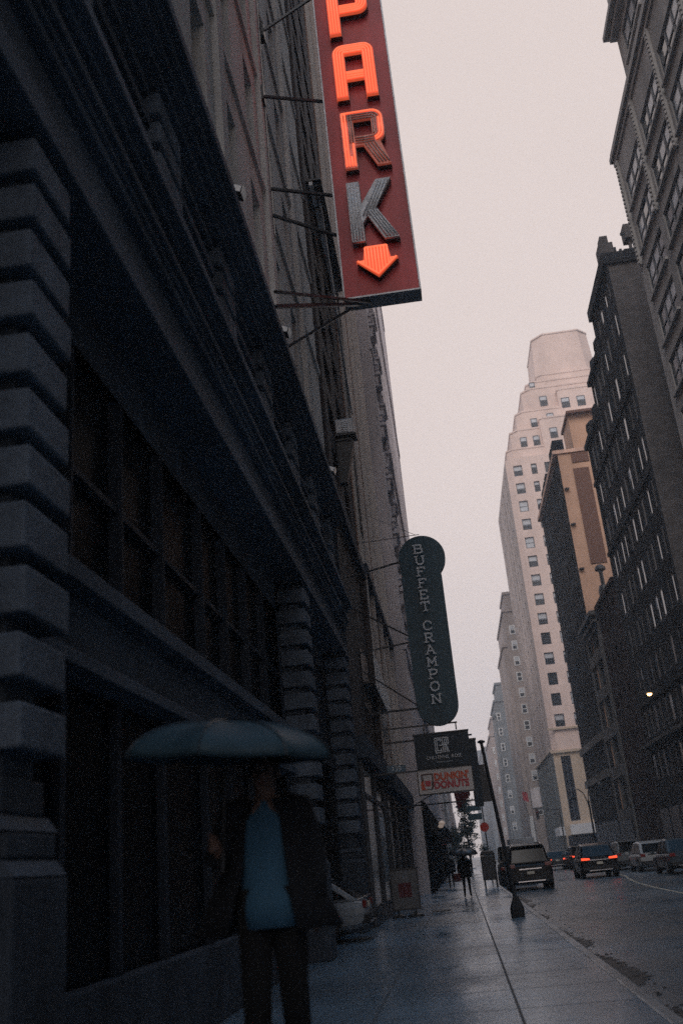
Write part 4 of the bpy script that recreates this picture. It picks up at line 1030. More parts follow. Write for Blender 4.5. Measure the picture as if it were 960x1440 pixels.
# ------------------------------------------------------------------ plain dark blade sign further on
k1 = thing('shop_sign', 'plain dark blade sign with stepped edge behind the leaning street pole', 'sign', (.6, 36, 3.1))
b = MB(); b.box(.68, 1.0, 36, 36.2, 3.16, 5.5); b.obj('panel', M['sign_dark'], k1)
b = MB(); b.box(.984, 1.3, 36.04, 36.16, 3.3, 4.6); b.box(.64, 1.02, 35.97, 36.23, 5.503, 5.56); b.bar((XF, 36.1, 5.7), (.9, 36.1, 5.7), .06); b.bar((.75, 36.1, 5.7), (.75, 36.1, 5.5), .05); b.bar((XF, 36.1, 3.4), (.68, 36.1, 3.4), .05); b.obj('bracket', M['bronze'], k1)
rs = thing('shop_sign', 'small faded orange red blade sign hanging low on the left storefronts', 'sign', (-1.6, 82, 2.6))
b = MB(); b.box(-1.66, -1.18, 82, 82.1, 2.62, 3.5); b.obj('panel', M['red_sign'], rs); b = MB(); b.bar((XD, 82.05, 3.6), (-1.2, 82.05, 3.6), .05); b.obj('bracket', M['bronze'], rs)
ad = thing('number_plate', 'small pale blue house number plate on the dark storefront', 'sign', (XF + .2, 34.0, 4.4))
b = MB(); b.box(XF + .30, XF + .95, 33.96, 34.0, 4.42, 4.68); b.obj('plate', M['poster'], ad)
put_xz(text_mesh('digits', '139', .24, .01, M['letter_grey']), 'digits', ad, XF + .62, 33.95, 4.55)
so = thing('slatted_screen', 'slanting panel of pale vertical slats on the dark storefront left of the teal sign', 'screen', (XF + .4, 34, 7.0))
b = MB()
for k in range(12):
    y = 30.8 + k * .56; t = k / 11
    b.box(XF + .44, XF + .452, y, y + .22, 6.85 - .15 * t - (.3 if k > 8 else 0), 8.1 - .45 * t)
b.obj('slat', M['pale_metal'], so)
b = MB(); b.box(XF + .003, XF + .395, 30.6, 37.6, 7.0, 7.06); b.box(XF + .02, XF + .04, 30.6, 34.5, 6.3, 8.2); b.obj('backing', M['bronze'], so)
ac = thing('air_conditioner', 'boxy white air conditioner on a black bracket high on the left wall', 'air conditioner', (XF + .3, 29.7, 15.3))
b = MB(); b.box(XF + .02, XF + .64, 29.4, 29.95, 15.36, 15.9); b.obj('casing', M['steel'], ac, bevel=.03)
b = MB()
for k in range(6): b.box(XF + .24, XF + .46, 29.385, 29.398, 15.43 + k * .07, 15.465 + k * .07)
b.obj('grille', M['dead_face'], ac)
b = MB(); b.box(XF + .003, XF + .72, 29.35, 30.0, 15.27, 15.33); b.box(XF + .003, XF + .5, 29.45, 29.9, 15.12, 15.2); b.prism([(XF + .003, 13.6), (XF + .25, 13.6), (XF + .6, 15.1), (XF + .003, 15.1)], 'y', 29.5, 29.85); b.obj('bracket', M['bronze'], ac)
po = thing('poster', 'narrow tall bluish poster in the dark shop window', 'poster', (XF + .1, 32, 1.0))
b = MB(); b.box(XF + .032, XF + .05, 31.3, 33.6, 1.0, 3.1); b.obj('sheet', M['poster'], po)
b = MB(); b.box(XF + .052, XF + .056, 31.5, 33.4, 2.35, 2.95); b.obj('print', M['dead_face'], po)
# poster frame on feet
af = thing('sandwich_board', 'grey poster frame standing on a weighted foot on the pavement', 'sign stand', (-1.8, 30.5, 0))
b = MB(); b.box(-2.22, -2.18, 30.47, 30.53, .2, 1.36); b.box(-1.43, -1.39, 30.47, 30.53, .2, 1.36); b.box(-2.18, -1.43, 30.47, 30.53, 1.32, 1.36); b.box(-2.18, -1.43, 30.47, 30.53, .2, .24); b.obj('frame', M['bronze'], af)
b = MB(); b.box(-2.18, -1.43, 30.49, 30.51, .24, 1.32); b.obj('sheet', mat('grey poster paper', (.15, .155, .165), .5, .3, 4, stain=.4, sscale=2), af)
b = MB(); b.box(-2.0, -1.62, 30.482, 30.488, .55, .95); b.obj('print', M['maroon_cloth'], af)
b = MB(); b.lathe([(.02, .2), (.03, .1), (.22, .06), (.25, .0)], (-1.55, 30.5, 0), 12); b.lathe([(.02, .2), (.03, .1), (.2, .06), (.22, .0)], (-2.06, 30.5, 0), 12); b.obj('foot', M['iron'], af)

gl = thing('wall_lamp', 'pair of dim round lamps under the dark shop canopy', 'lamp', (XD + .3, 62, 3.6))
for dx, yy, zz_ in ((.75, 60, 3.4), (.55, 67, 3.45)):
    b = MB(); b.lathe([(0, 0), (.13, .03), (.2, .13), (.13, .24), (0, .27)], (XD + dx, yy, zz_), 10); b.obj('globe', M['globe'], gl)
b = MB(); b.bar((XD, 60, 3.85), (XD + .75, 60, 3.8), .05); b.bar((XD, 67, 3.9), (XD + .55, 67, 3.85), .05); b.obj('arm', M['bronze'], gl)
aw = thing('shop_canopy', 'round dark shop canopy with pale ends over the pavement', 'canopy', (XD, 63, 3))
b = MB(); pr = [(XD + .01, 3.9)] + [(XD + 1.15 * math.sin(R(a)), 2.95 + .95 * math.cos(R(a))) for a in range(10, 91, 16)] + [(XD + .01, 2.9)]
b.prism(pr, 'y', 71, 78); b.obj('cloth', M['slate'], aw); b = MB(); b.box(XD + .02, XD + 1.12, 71.0, 78, 2.6, 2.89); b.obj('valance', M['maroon'], aw)
flg = thing('flag', 'dark drooping flag on a slanting pole under the white sign', 'flag', (XF + .1, 45, 4.2))
b = MB(); b.tube([(XF, 45, 3.6), (.55, 45, 5.0)], .025, 6); b.obj('pole', M['bronze'], flg)
b = MB()
for k in range(7):
    x0_, x1_ = -.05 + k * .09, -.05 + (k + 1) * .09; f0, f1_ = .06 * math.sin(k * 1.3), .06 * math.sin((k + 1) * 1.3)
    zt0, zt1 = 4.38 + k * .083, 4.38 + (k + 1) * .083
    b.face([(x0_, 45 + f0, zt0), (x1_, 45 + f1_, zt1), (x1_ + .12, 45 + f1_, zt1 - .85 - .05 * (k % 2)), (x0_ + .12, 45 + f0, zt0 - .85)])
so_ = b.obj('cloth', M['maroon_cloth'], flg); so_.modifiers.new('solid', 'SOLIDIFY').thickness = .01

# ------------------------------------------------------------------ street furniture
sp_ = thing('sign_pole', 'leaning bare street sign pole on a flared cast iron foot at the kerb', 'pole', (1.18, 25.9, 0))
b = MB(); b.lathe([(.17, 0), (.175, .2), (.15, .28), (.09, .42), (.06, .5)], (1.18, 25.9, 0), 8); b.obj('foot', M['iron'], sp_)
b = MB(); b.tube([(1.18, 25.9, .3), (1.03, 25.9, 2.2), (.86, 25.9, 4.28)], [.052, .047, .041], 8); b.lathe([(.05, 0), (.10, .02), (.10, .06), (.03, .09)], (.86, 25.9, 4.26), 8); b.obj('pole', M['bronze'], sp_)
b = MB(); b.box(.845, .855, 25.75, 26.05, 3.55, 3.95); b.obj('sign_plate', M['steel'], sp_)
stp = thing('traffic_sign', 'red octagonal sign on a slim pole with dark plates above it', 'sign', (1.45, 58, 0))
b = MB(); b.tube([(1.5, 58, 0), (1.46, 58, 4.2)], .035, 6); b.obj('pole', M['bronze'], stp)
b = MB(); b.prism([(1.45 + .27 * math.cos(R(22.5 + 45 * k)), 3.02 + .27 * math.sin(R(22.5 + 45 * k))) for k in range(8)], 'y', 57.92, 57.95); b.obj('sign_plate', M['red_sign'], stp)
b = MB(); b.box(.55, 1.4, 57.94, 57.97, 3.95, 4.25); b.box(.6, 1.4, 57.94, 57.97, 3.45, 3.8); b.obj('street_plate', M['teal_sign'], stp)
lp = thing('street_lamp', 'lit street lamp head on a thin arm before the dark loft', 'street lamp', (12.1, 46, 0))
b = MB(); b.lathe([(.2, 0), (.2, .5), (.1, .7), (.09, 4), (.06, 7.4)], (12.3, 46, 0), 10); b.obj('pole', M['bronze'], lp)
b = MB(); b.tube([(12.3, 46, 7.35), (11.4, 46, 7.62), (10.2, 46, 7.85), (9.7, 46, 7.9)], .022, 6); b.obj('arm', M['bronze'], lp)
b = MB(); b.prism([(9.38, 7.88), (9.48, 7.98), (9.75, 7.98), (9.82, 7.9), (9.7, 7.86)], 'y', 45.9, 46.1); b.obj('lamp_head', M['bronze'], lp)
b = MB(); b.lathe([(0, -.1), (.09, -.06), (.12, 0), (.06, .03)], (9.55, 46, 7.85), 10); b.obj('lens', M['lamp_lit'], lp)
def crook(x, y, label, h=7.0, two=True):
    t = thing('street_lamp', label, 'street lamp', (x, y, 0))
    b = MB(); b.lathe([(.22, 0), (.2, .9), (.1, 1.1), (.08, h - 2)], (x, y, 0), 8); b.obj('pole', M['bronze'], t)
    for sx in ((1, -1) if two else (1,)):
        b = MB(); pl = [(x, y, h - 2.0), (x + sx * .1, y, h - 1.2), (x + sx * .35, y, h - .4), (x + sx * .8, y, h), (x + sx * 1.2, y, h - .15), (x + sx * 1.35, y, h - .55)]
        if sx < 0: pl = [(p[0], p[1], p[2] - .9) for p in pl]
        b.tube(pl, .045, 6); o = b.obj('arm', M['bronze'], t)
        e = pl[-1]; b = MB(); b.lathe([(.05, .1), (.28, -.1), (.3, -.22), (.12, -.35), (0, -.38)], e, 10); b.obj('lamp_shade', M['bronze'], o, off=tuple(t.location))
    return t
crook(9.9 + 2.0, 92, 'dark ornate crook lamp post with two curled arms before the pink tower', 7.3)
crook(12.4, 146, 'small dark crook lamp post at the far side of the avenue', 7.0, False)
tl = thing('traffic_light', 'traffic light with dark housing hung over the avenue', 'traffic light', (11.9, 120, 0))
b = MB(); b.tube([(12.0, 120, 0), (12.0, 120, 6)], .09, 8); b.tube([(12.0, 120, 5.8), (9.2, 120, 6.1)], .05, 6); b.obj('pole', M['bronze'], tl)
b = MB(); b.box(9.2, 9.55, 119.8, 120.1, 4.9, 6.0); b.obj('housing', M['bronze'], tl)
b = MB(); b.lathe([(0, 0), (.13, 0), (.13, .05), (0, .05)], (0, 0, 0), 10); o = b.obj('lens', M['tail_off'], tl, off=(0, 0, 0)); o.rotation_euler = (R(90), 0, 0); o.location = (9.375 - 11.9, -.21, 5.75)
fg = thing('flag', 'small pinkish red flag on a short pole before the brown apartments', 'flag', (12.8, 150, 8))
b = MB(); b.tube([(12.9, 184, 7), (11.9, 180, 10.2)], .05, 5); b.obj('pole', M['bronze'], fg, off=tuple(fg.location))
b = MB(); b.face([(12.0, 180, 10.1), (13.0, 181, 9.7), (12.9, 181.2, 11.4), (12.0, 180.1, 11.6)]); o = b.obj('cloth', M['dd_pink'], fg); o.modifiers.new('solid', 'SOLIDIFY').thickness = .02
kb = thing('mailbox_cabinet', 'black street cabinet with pale edge on the pavement beside the parked black van', 'cabinet', (1.2, 51, 0))
for x in (.92, 1.5):
    for y in (50.7, 51.5): b = MB(); b.box(x, x + .07, y, y + .07, 0, .349); b.obj('leg', M['iron'], kb)
b = MB(); b.box(.88, 1.58, 50.65, 51.65, .35, 1.5); b.obj('body', M['bronze'], kb, bevel=.04)
b = MB(); b.prism([(.86, 1.505), (1.6, 1.505), (1.5, 1.72), (.96, 1.72)], 'y', 50.6, 51.7); b.obj('hood', M['bronze'], kb, bevel=.04); b = MB(); b.box(.865, .878, 50.64, 50.7, .1, 1.5); b.obj('lit_edge', M['pale_metal'], kb)  # pale strip stands in for light along the cabinet's edge

# tree on the far pavement
def tree(name, label, x, y, h, r, n, seed, group=None):
    t = thing(name, label, 'tree', (x, y, 0), group); rnd = random.Random(seed)
    b = MB(); b.tube([(x, y, 0), (x + .05, y, h * .3), (x - .05, y, h * .6), (x, y, h * .92)], [.14, .12, .08, .03], 7)
    for k in range(14):
        z = h * rnd.uniform(.25, .8); a = rnd.random() * 6.28; l = r * rnd.uniform(.5, 1.) * (1.1 - z / h)
        b.tube([(x, y, z), (x + math.cos(a) * l * .6, y + math.sin(a) * l * .6, z + .25), (x + math.cos(a) * l, y + math.sin(a) * l, z + .6)], [.04, .025, .01], 5)
    b.obj('trunk', M['bark'], t)
    b = MB(); cl = []
    for k in range(46):
        z = h * rnd.uniform(.24, 1.0); rr_ = r * (1.15 - z / h) * rnd.uniform(.2, 1); a = rnd.random() * 6.28
        cl.append((x + math.cos(a) * rr_, y + math.sin(a) * rr_, z))
    for k in range(n):
        c_ = rnd.choice(cl); p = Vector((rnd.gauss(c_[0], .22), rnd.gauss(c_[1], .22), rnd.gauss(c_[2], .2)))
        u = Vector((rnd.uniform(-1, 1), rnd.uniform(-1, 1), rnd.uniform(-1, 1))).normalized() * rnd.uniform(.07, .15); v_ = u.orthogonal().normalized() * u.length * .55
        b.face([p - u, p + v_, p + u, p - v_])
    b.obj('crown', M['leaf'], t)
tree('street_tree', 'dark pointed street tree on the far end of the pavement', .75, 103, 7.6, 1.9, 3800, 5)
tree('street_tree', 'low dark street tree behind the pointed one', -.6, 112, 4.6, 1.5, 1800, 6)
# ------------------------------------------------------------------ vehicles
def car(name, label, cat, x, y, col, kind='suv', lit=False, rot=0, W_=1.92, L_=4.7, H_=1.72, rough=.25, group='cars in the street', z=RZ):
    t = thing(name, label, cat, (x, y, z), group); t.rotation_euler = (0, 0, rot)
    pm = mat(name + '_paint', col, rough, .06, 2, spec=.16, coat=.06)
    hw = W_ / 2; belt = H_ * (.58 if kind != 'van' else .55)
    if kind == 'sedan': cab = [(.62, belt), (1.35, H_ - .05), (2.0, H_), (2.75, H_ - .07), (3.55, belt - .04)]; trunk = belt - .02
    elif kind == 'van': cab = [(.03, belt), (.12, H_ - .04), (1.2, H_), (L_ - 1.6, H_ - .03), (L_ - .9, belt)]; trunk = belt
    elif kind == 'coupe_suv': cab = [(.12, belt), (.85, H_ - .10), (1.9, H_), (2.9, H_ - .07), (3.6, belt)]; trunk = belt
    else: cab = [(.10, belt), (.42, H_ - .06), (1.4, H_), (2.75, H_ - .05), (3.45, belt)]; trunk = belt
    # body: lofted rings along its length
    hood = 3.5 if kind != 'van' else L_ - .85
    stn = [(0, .90, .42, trunk - .10), (.05, .955, .34, trunk - .03), (.22, .99, .27, trunk), (.8, 1, .24, belt), (2.2, 1., .24, belt), (hood, .99, .24, belt - .01), (L_ - .5, .97, .26, belt - .13), (L_ - .08, .92, .32, belt - .26), (L_, .82, .40, belt - .40)]
    b = MB(); n = 12; i0 = 0
    for (yy, kx, zl, zt) in stn:
        h = hw * kx; zm = zl + (zt - zl) * .55
        ring = [(-h * .86, zl), (-h * .97, zl + .09), (-h, zm), (-h * .985, zt - .12), (-h * .93, zt - .02), (-h * .86, zt), (h * .86, zt), (h * .93, zt - .02), (h * .985, zt - .12), (h, zm), (h * .97, zl + .09), (h * .86, zl)]
        b.v += [(p[0], yy, p[1]) for p in ring]
    for k in range(len(stn) - 1):
        for j in range(n): b.f.append((k * n + j, k * n + (j + 1) % n, (k + 1) * n + (j + 1) % n, (k + 1) * n + j)); b.m.append(0)
    b.f.append(tuple(range(n))); b.m.append(0); b.f.append(tuple(range((len(stn) - 1) * n, len(stn) * n))); b.m.append(0)
    body = b.obj('body', pm, t, off=(0, 0, 0), bevel=.05, seg=3, smooth=False)
    wb, wt = hw * .90, hw * (.74 if kind != 'van' else .84)
    def wz(z_): return wb + (wt - wb) * min(1, max(0, (z_ - belt) / (H_ - belt)))
    b = MB(); m_ = len(cab)
    for (yy, zz_) in cab: b.v += [(-wz(zz_), yy, zz_ - (.012 if zz_ <= belt else 0)), (wz(zz_), yy, zz_ - (.012 if zz_ <= belt else 0))]
    for k in range(m_ - 1): b.f.append((2 * k, 2 * k + 1, 2 * k + 3, 2 * k + 2)); b.m.append(0)
    b.f.append(tuple(2 * k for k in range(m_))); b.m.append(0); b.f.append(tuple(2 * k + 1 for k in range(m_))); b.m.append(0)
    b.f.append((0, 1, 2 * m_ - 1, 2 * m_ - 2)); b.m.append(0)
    b.obj('cabin', pm, t, off=(0, 0, 0), bevel=.09, seg=4)
    def quad_part(nm, p, ins, m='carglass', th=.012):
        p = [Vector(q) for q in p]; c_ = sum(p, Vector()) / len(p)
        nrm = (p[1] - p[0]).cross(p[2] - p[0]).normalized()
        if nrm.dot(c_ - Vector((0, (cab[0][0] + cab[-1][0]) / 2, belt))) < 0: nrm = -nrm
        q = [c_ + (v - c_) * ins for v in p]
        bb = MB(); f = [v + nrm * th for v in q]; g_ = [v - nrm * .03 for v in q]; bb.face(f); k_ = len(q)
        for j in range(k_): bb.face([f[j], f[(j + 1) % k_], g_[(j + 1) % k_], g_[j]])
        return bb.obj(nm, M[m], t, off=(0, 0, 0))
    a_, b_ = cab[0], cab[1]
    quad_part('rear_window', [(-wz(a_[1]), *a_), (wz(a_[1]), *a_), (wz(b_[1]), *b_), (-wz(b_[1]), *b_)], .82)
    a_, b_ = cab[-1], cab[-2]
    quad_part('windshield', [(-wz(a_[1]), *a_), (wz(a_[1]), *a_), (wz(b_[1]), *b_), (-wz(b_[1]), *b_)], .88)
    ymid = (cab[1][0] + cab[-2][0]) / 2 + .2
    for s_ in (-1, 1):
        zt = H_ - .12; zb_ = belt + .05
        def at(yq, zq): return (s_ * wz(zq), yq, zq)
        y1b = cab[0][0] + .25; y1t = cab[1][0] + .12; y2b = cab[-1][0] - .15; y2t = cab[-2][0] - .02
        quad_part('side_window', [at(y1b, zb_), at(ymid - .05, zb_), at(ymid - .05, zt), at(y1t, zt)], .97)
        quad_part('side_window', [at(ymid + .05, zb_), at(y2b, zb_), at(y2t, zt), at(ymid + .05, zt)], .97)
        # mirror, door handle
        bb = MB(); bb.box(s_ * (hw + .02) - .0, s_ * (hw + .22), cab[-1][0] - .35, cab[-1][0] - .22, belt - .02, belt + .16); bb.obj('mirror', pm, t, off=(0, 0, 0), bevel=.03)
        bb = MB(); bb.box(s_ * hw * .99 - .01, s_ * hw * .99 + .02, ymid - .4, ymid - .2, belt - .16, belt - .13); bb.obj('door_handle', M['chrome'], t, off=(0, 0, 0))
        # wheels
        for yy in (.92, L_ - .95):
            r_ = .36 if H_ > 1.6 else .33
            q = MB(); q.tube([(s_ * (hw - .27), yy, r_), (s_ * (hw - .25), yy, r_), (s_ * (hw - .02), yy, r_), (s_ * (hw + .005), yy, r_)], [r_ * .9, r_, r_, r_ * .93], 20); wh = q.obj('wheel', M['tyre'], t, off=(0, 0, 0))
            q = MB(); q.tube([(s_ * (hw - .03), yy, r_), (s_ * (hw + .012), yy, r_)], [r_ * .66, r_ * .62], 14); q.obj('rim', M['rim'], wh, off=(0, 0, 0))
            q = MB()
            for a in range(0, 181, 15):
                if a == 180: break
                q.face([(s_ * (hw + .004), yy + (r_ + .0) * math.cos(R(a)), r_ + (r_ + .0) * math.sin(R(a))), (s_ * (hw + .004), yy + (r_ + .07) * math.cos(R(a)), r_ + (r_ + .07) * math.sin(R(a))),
                        (s_ * (hw + .004), yy + (r_ + .07) * math.cos(R(a + 15)), r_ + (r_ + .07) * math.sin(R(a + 15))), (s_ * (hw + .004), yy + r_ * math.cos(R(a + 15)), r_ + r_ * math.sin(R(a + 15)))])
            q.obj('wheel_arch', M['tyre'], t, off=(0, 0, 0))
        # lamps
        zl = belt - .12 if kind != 'van' else belt - .3
        q = MB()
        if lit: q.prism([(s_ * hw * .50, zl + .02), (s_ * hw * .93, zl + .02), (s_ * hw * .93, zl + .14), (s_ * hw * .50, zl + .11)], 'y', -.03, .05)
        else: q.box(min(s_ * hw * .66, s_ * hw * .94), max(s_ * hw * .66, s_ * hw * .94), -.025, .06, zl - .02, zl + .13)
        q.obj('tail_light', M['tail_on' if lit else 'tail_off'], t, off=(0, 0, 0), bevel=.01)
        q = MB(); q.box(min(s_ * hw * .48, s_ * hw * .82), max(s_ * hw * .48, s_ * hw * .82), L_ - .12, L_ + .01, belt - .42, belt - .28); q.obj('headlight', M['headlamp'], t, off=(0, 0, 0), bevel=.02)
    q = MB(); q.box(-hw * .93, hw * .93, -.07, .1, .36, .56); q.obj('bumper', M['tyre'], t, off=(0, 0, 0), bevel=.03)
    q = MB(); q.box(-hw * .6, hw * .6, -.085, -.071, .37, .41); q.obj('bumper_strip', M['chrome'], t, off=(0, 0, 0))
    q = MB(); q.box(-.16, .16, -.025, .02, .68, .80); q.obj('license_plate', M['plate'], t, off=(0, 0, 0))
    if kind in ('suv', 'coupe_suv', 'van'):
        q = MB(); q.box(-.5, .5, -.02, .05, .88, .92); q.obj('trim_strip', M['chrome'], t, off=(0, 0, 0))
    if kind == 'suv':
        for s_ in (-1, 1):
            q = MB(); q.bar((s_ * wt * .86, .8, H_ + .03), (s_ * wt * .86, 2.7, H_ + .015), .035); q.obj('roof_rail', M['chrome'], t, off=(0, 0, 0))
        q = MB(); q.box(-wt * .93, wt * .93, cab[1][0] - .22, cab[1][0] + .1, H_ - .07, H_ - .03); q.obj('spoiler', pm, t, off=(0, 0, 0), bevel=.012)
    return t
car('parked_car', 'black parked SUV with roof rails at the left kerb', 'car', 2.92, 46.0, (.006, .007, .009), 'suv', H_=1.93, W_=2.0)
car('parked_van', 'black van parked in front of the black SUV with roof rails', 'van', 2.85, 55.0, (.006, .0065, .008), 'van', H_=2.05, L_=5.0)
car('moving_car', 'black SUV with lit tail lights driving up the middle of the street', 'car', 7.1, 54.6, (.006, .0065, .008), 'coupe_suv', lit=True, W_=2.0, H_=1.74)
car('moving_car', 'distant dark sedan with lit tail lights left of the driving black SUV', 'car', 7.6, 84, (.05, .055, .06), 'sedan', lit=True, H_=1.5, W_=1.85)
car('moving_car', 'distant dark car with lit tail lights half hidden by the driving black SUV', 'car', 9.1, 80, (.03, .03, .035), 'suv', lit=True, H_=1.7)
car('parked_car', 'silver grey SUV parked on the right behind the driving black SUV', 'car', 10.55, 65.5, (.13, .14, .15), 'suv', H_=1.72)
car('parked_car', 'white sedan parked on the right between the silver and the blue grey car', 'car', 10.6, 57.4, (.30, .31, .32), 'coupe_suv', H_=1.6)
car('parked_car', 'dark blue grey car at the right edge of the picture', 'car', 10.55, 49.2, (.04, .055, .07), 'sedan', H_=1.62)
car('parked_car', 'dark car parked far up the right kerb beyond the silver SUV', 'car', 10.55, 74, (.04, .04, .045), 'sedan', H_=1.5)
car('parked_car', 'white hatchback with its tail poking out of the dark garage mouth', 'car', XF + .3, 22.9, (.22, .25, .28), 'coupe_suv', rot=R(90), H_=1.42, W_=1.75, z=.004)
# pale box truck far ahead
tk = thing('box_truck', 'pale box truck far ahead in the left lane', 'truck', (5.6, 96, RZ), 'cars in the street')
b = MB(); b.box(4.55, 6.85, 96, 101.5, .55, 2.75); b.obj('cargo_box', mat('grey white truck paint', (.42, .43, .44), .5, .1, 1, stain=.2), tk, bevel=.05)
b = MB(); b.box(4.7, 6.7, 95.94, 95.995, .8, 2.5); b.obj('rear_door', M['steel'], tk)
b = MB(); b.box(4.6, 6.8, 95.9, 95.995, .35, .54); b.obj('bumper', M['tyre'], tk)
b = MB(); b.box(4.7, 6.7, 101.55, 103.3, .5, 2.1); b.obj('cab', M['pale_metal'], tk, bevel=.1)
for x in (4.62, 6.5):
    for y in (97.2, 102.4):
        b = MB(); b.tube([(x, y, .3), (x + .28, y, .3)], .42, 16); b.obj('wheel', M['tyre'], tk)

# ------------------------------------------------------------------ people
def skin_body(name, joints, bones, parent, m, loc=(0, 0, 0), root=0, sub=2):
    """one continuous figure grown over a skeleton: joints = {name: ((x,y,z), (rx, ry))}"""
    ks = list(joints); me = bpy.data.meshes.new(name)
    me.from_pydata([joints[k][0] for k in ks], [(ks.index(a), ks.index(b_)) for a, b_ in bones], [])
    o = bpy.data.objects.new(name, me); C.objects.link(o)
    md = o.modifiers.new('skin', 'SKIN'); md.use_smooth_shade = True
    if not me.skin_vertices: raise RuntimeError('no skin layer')
    for k, sv in zip(ks, me.skin_vertices[0].data):
        sv.radius = joints[k][1] if isinstance(joints[k][1], tuple) else (joints[k][1], joints[k][1]); sv.use_root = (ks.index(k) == root)
    s_ = o.modifiers.new('smooth', 'SUBSURF'); s_.levels = sub; s_.render_levels = sub
    me.materials.append(m); o.parent = parent; o.location = loc
    return o
def skeleton(h=1.76, step=.0, grip=None, lean=0, hand_down=True):
    k = h / 1.76
    J = {'pelvis': ((0, 0, .95 * k), (.14, .10)), 'waist': ((0, 0, 1.08 * k), (.135, .095)), 'chest': ((0, lean * .3, 1.28 * k), (.165, .11)), 'shoulders': ((0, lean * .5, 1.42 * k), (.12, .085)),
         'neck': ((0, lean * .6, 1.50 * k), .055), 'jaw': ((0, lean * .6 - .02, 1.58 * k), (.065, .075)), 'skull': ((0, lean * .6, 1.67 * k), (.078, .095)), 'crown': ((0, lean * .6 + .005, 1.745 * k), (.055, .065)),
         'nose': ((0, lean * .6 - .115, 1.625 * k), .014)}
    Bn = [('pelvis', 'waist'), ('waist', 'chest'), ('chest', 'shoulders'), ('shoulders', 'neck'), ('neck', 'jaw'), ('jaw', 'skull'), ('skull', 'crown'), ('jaw', 'nose')]
    for s_, n_ in ((-1, 'a'), (1, 'b')):
        st_ = step * s_
        J['hip' + n_] = ((s_ * .095, 0, .88 * k), .095); J['knee' + n_] = ((s_ * .10, -abs(st_) * .3 + st_ * .4, .49 * k), .06)
        J['ankle' + n_] = ((s_ * .10, st_, .09 * k), .042); J['toe' + n_] = ((s_ * .115, st_ - .17, .04), .038)
        Bn += [('pelvis', 'hip' + n_), ('hip' + n_, 'knee' + n_), ('knee' + n_, 'ankle' + n_), ('ankle' + n_, 'toe' + n_)]
        J['shoulder' + n_] = ((s_ * .19, lean * .5, 1.41 * k), .062)
        if grip and s_ == -1:
            g_ = Vector(grip); J['elbow' + n_] = ((-.30, -.10, 1.15 * k), .045); J['wrist' + n_] = ((g_[0] + .015, g_[1] + .05, g_[2] - .05), .028); J['palm' + n_] = ((g_[0] + .03, g_[1] + .035, g_[2] + .01), (.022, .035))
            pb = J['palm' + n_][0]
            for q in range(4):
                zq = g_[2] - .03 + q * .024
                J[f'f{q}m'] = ((g_[0] - .005, g_[1] - .028, zq), .010); J[f'f{q}t'] = ((g_[0] - .032, g_[1] + .004, zq), .008)
                Bn += [('palm' + n_, f'f{q}m'), (f'f{q}m', f'f{q}t')]
            J['thm'] = ((g_[0] + .0, g_[1] + .03, g_[2] + .055), .011); J['tht'] = ((g_[0] - .022, g_[1] - .01, g_[2] + .068), .009); Bn += [('palm' + n_, 'thm'), ('thm', 'tht')]
        else:
            J['elbow' + n_] = ((s_ * .27, .03, 1.13 * k), .045); J['wrist' + n_] = ((s_ * .28, -.05, .90 * k), .03); J['palm' + n_] = ((s_ * .28, -.07, .83 * k), (.02, .036))
            for q in range(4):
                yq = -.10 + q * .022
                J[f'g{n_}{q}m'] = ((s_ * .278, yq, .78 * k), .010); J[f'g{n_}{q}t'] = ((s_ * .262, yq, .735 * k + abs(q - 1) * .006), .008)
                Bn += [('palm' + n_, f'g{n_}{q}m'), (f'g{n_}{q}m', f'g{n_}{q}t')]
            J['th' + n_] = ((s_ * .255, -.115, .80 * k), .010); Bn += [('palm' + n_, 'th' + n_)]
        Bn += [('shoulders', 'shoulder' + n_), ('shoulder' + n_, 'elbow' + n_), ('elbow' + n_, 'wrist' + n_), ('wrist' + n_, 'palm' + n_)]
    return J, Bn
def umbrella(label, loc, r, depth, m, tilt=(0, 0), pole=.75):
    t = thing('umbrella', label, 'umbrella', loc); t.rotation_euler = (tilt[0], tilt[1], 0)
    b = MB(); n, rings = 64, 8
    for q in range(rings + 1):
        a = q / rings
        for j in range(n):
            th = 2 * math.pi * j / n; sag = abs(math.sin(4 * th))   # eight ribs, cloth sags and scallops between them
            rad = r * math.sin(a * math.pi / 2) ** .95 * (1 - .10 * sag * a); z_ = depth * (math.cos(a * math.pi / 2) ** 1.0) - .10 * sag * a * (1.12 - a)
            b.v.append((rad * math.cos(th), rad * math.sin(th), z_))
    for q in range(rings):
        for j in range(n): b.f.append((q * n + j, q * n + (j + 1) % n, (q + 1) * n + (j + 1) % n, (q + 1) * n + j)); b.m.append(0)
    o = b.obj('canopy', m, t, off=(0, 0, 0), smooth=True); o.modifiers.new('solid', 'SOLIDIFY').thickness = .004
    b = MB(); b.tube([(0, 0, depth + .06), (0, 0, -pole)], .008, 6); b.obj('shaft', M['bronze'], t, off=(0, 0, 0))
    b = MB(); b.tube([(0, 0, -pole), (0, 0, -pole - .11)], .016, 8); b.obj('handle', M['bronze'], t, off=(0, 0, 0))
    for j in range(8):
        th = 2 * math.pi * j / 8; b = MB()
        b.tube([(r * math.sin(a * math.pi / 2) ** .95 * math.cos(th), r * math.sin(a * math.pi / 2) ** .95 * math.sin(th), depth * math.cos(a * math.pi / 2) + .004) for a in (.06, .2, .35, .5, .65, .8, .9, 1., 1.03)], .0045, 4); b.obj('rib', M['bronze'], t, off=(0, 0, 0))
    return t
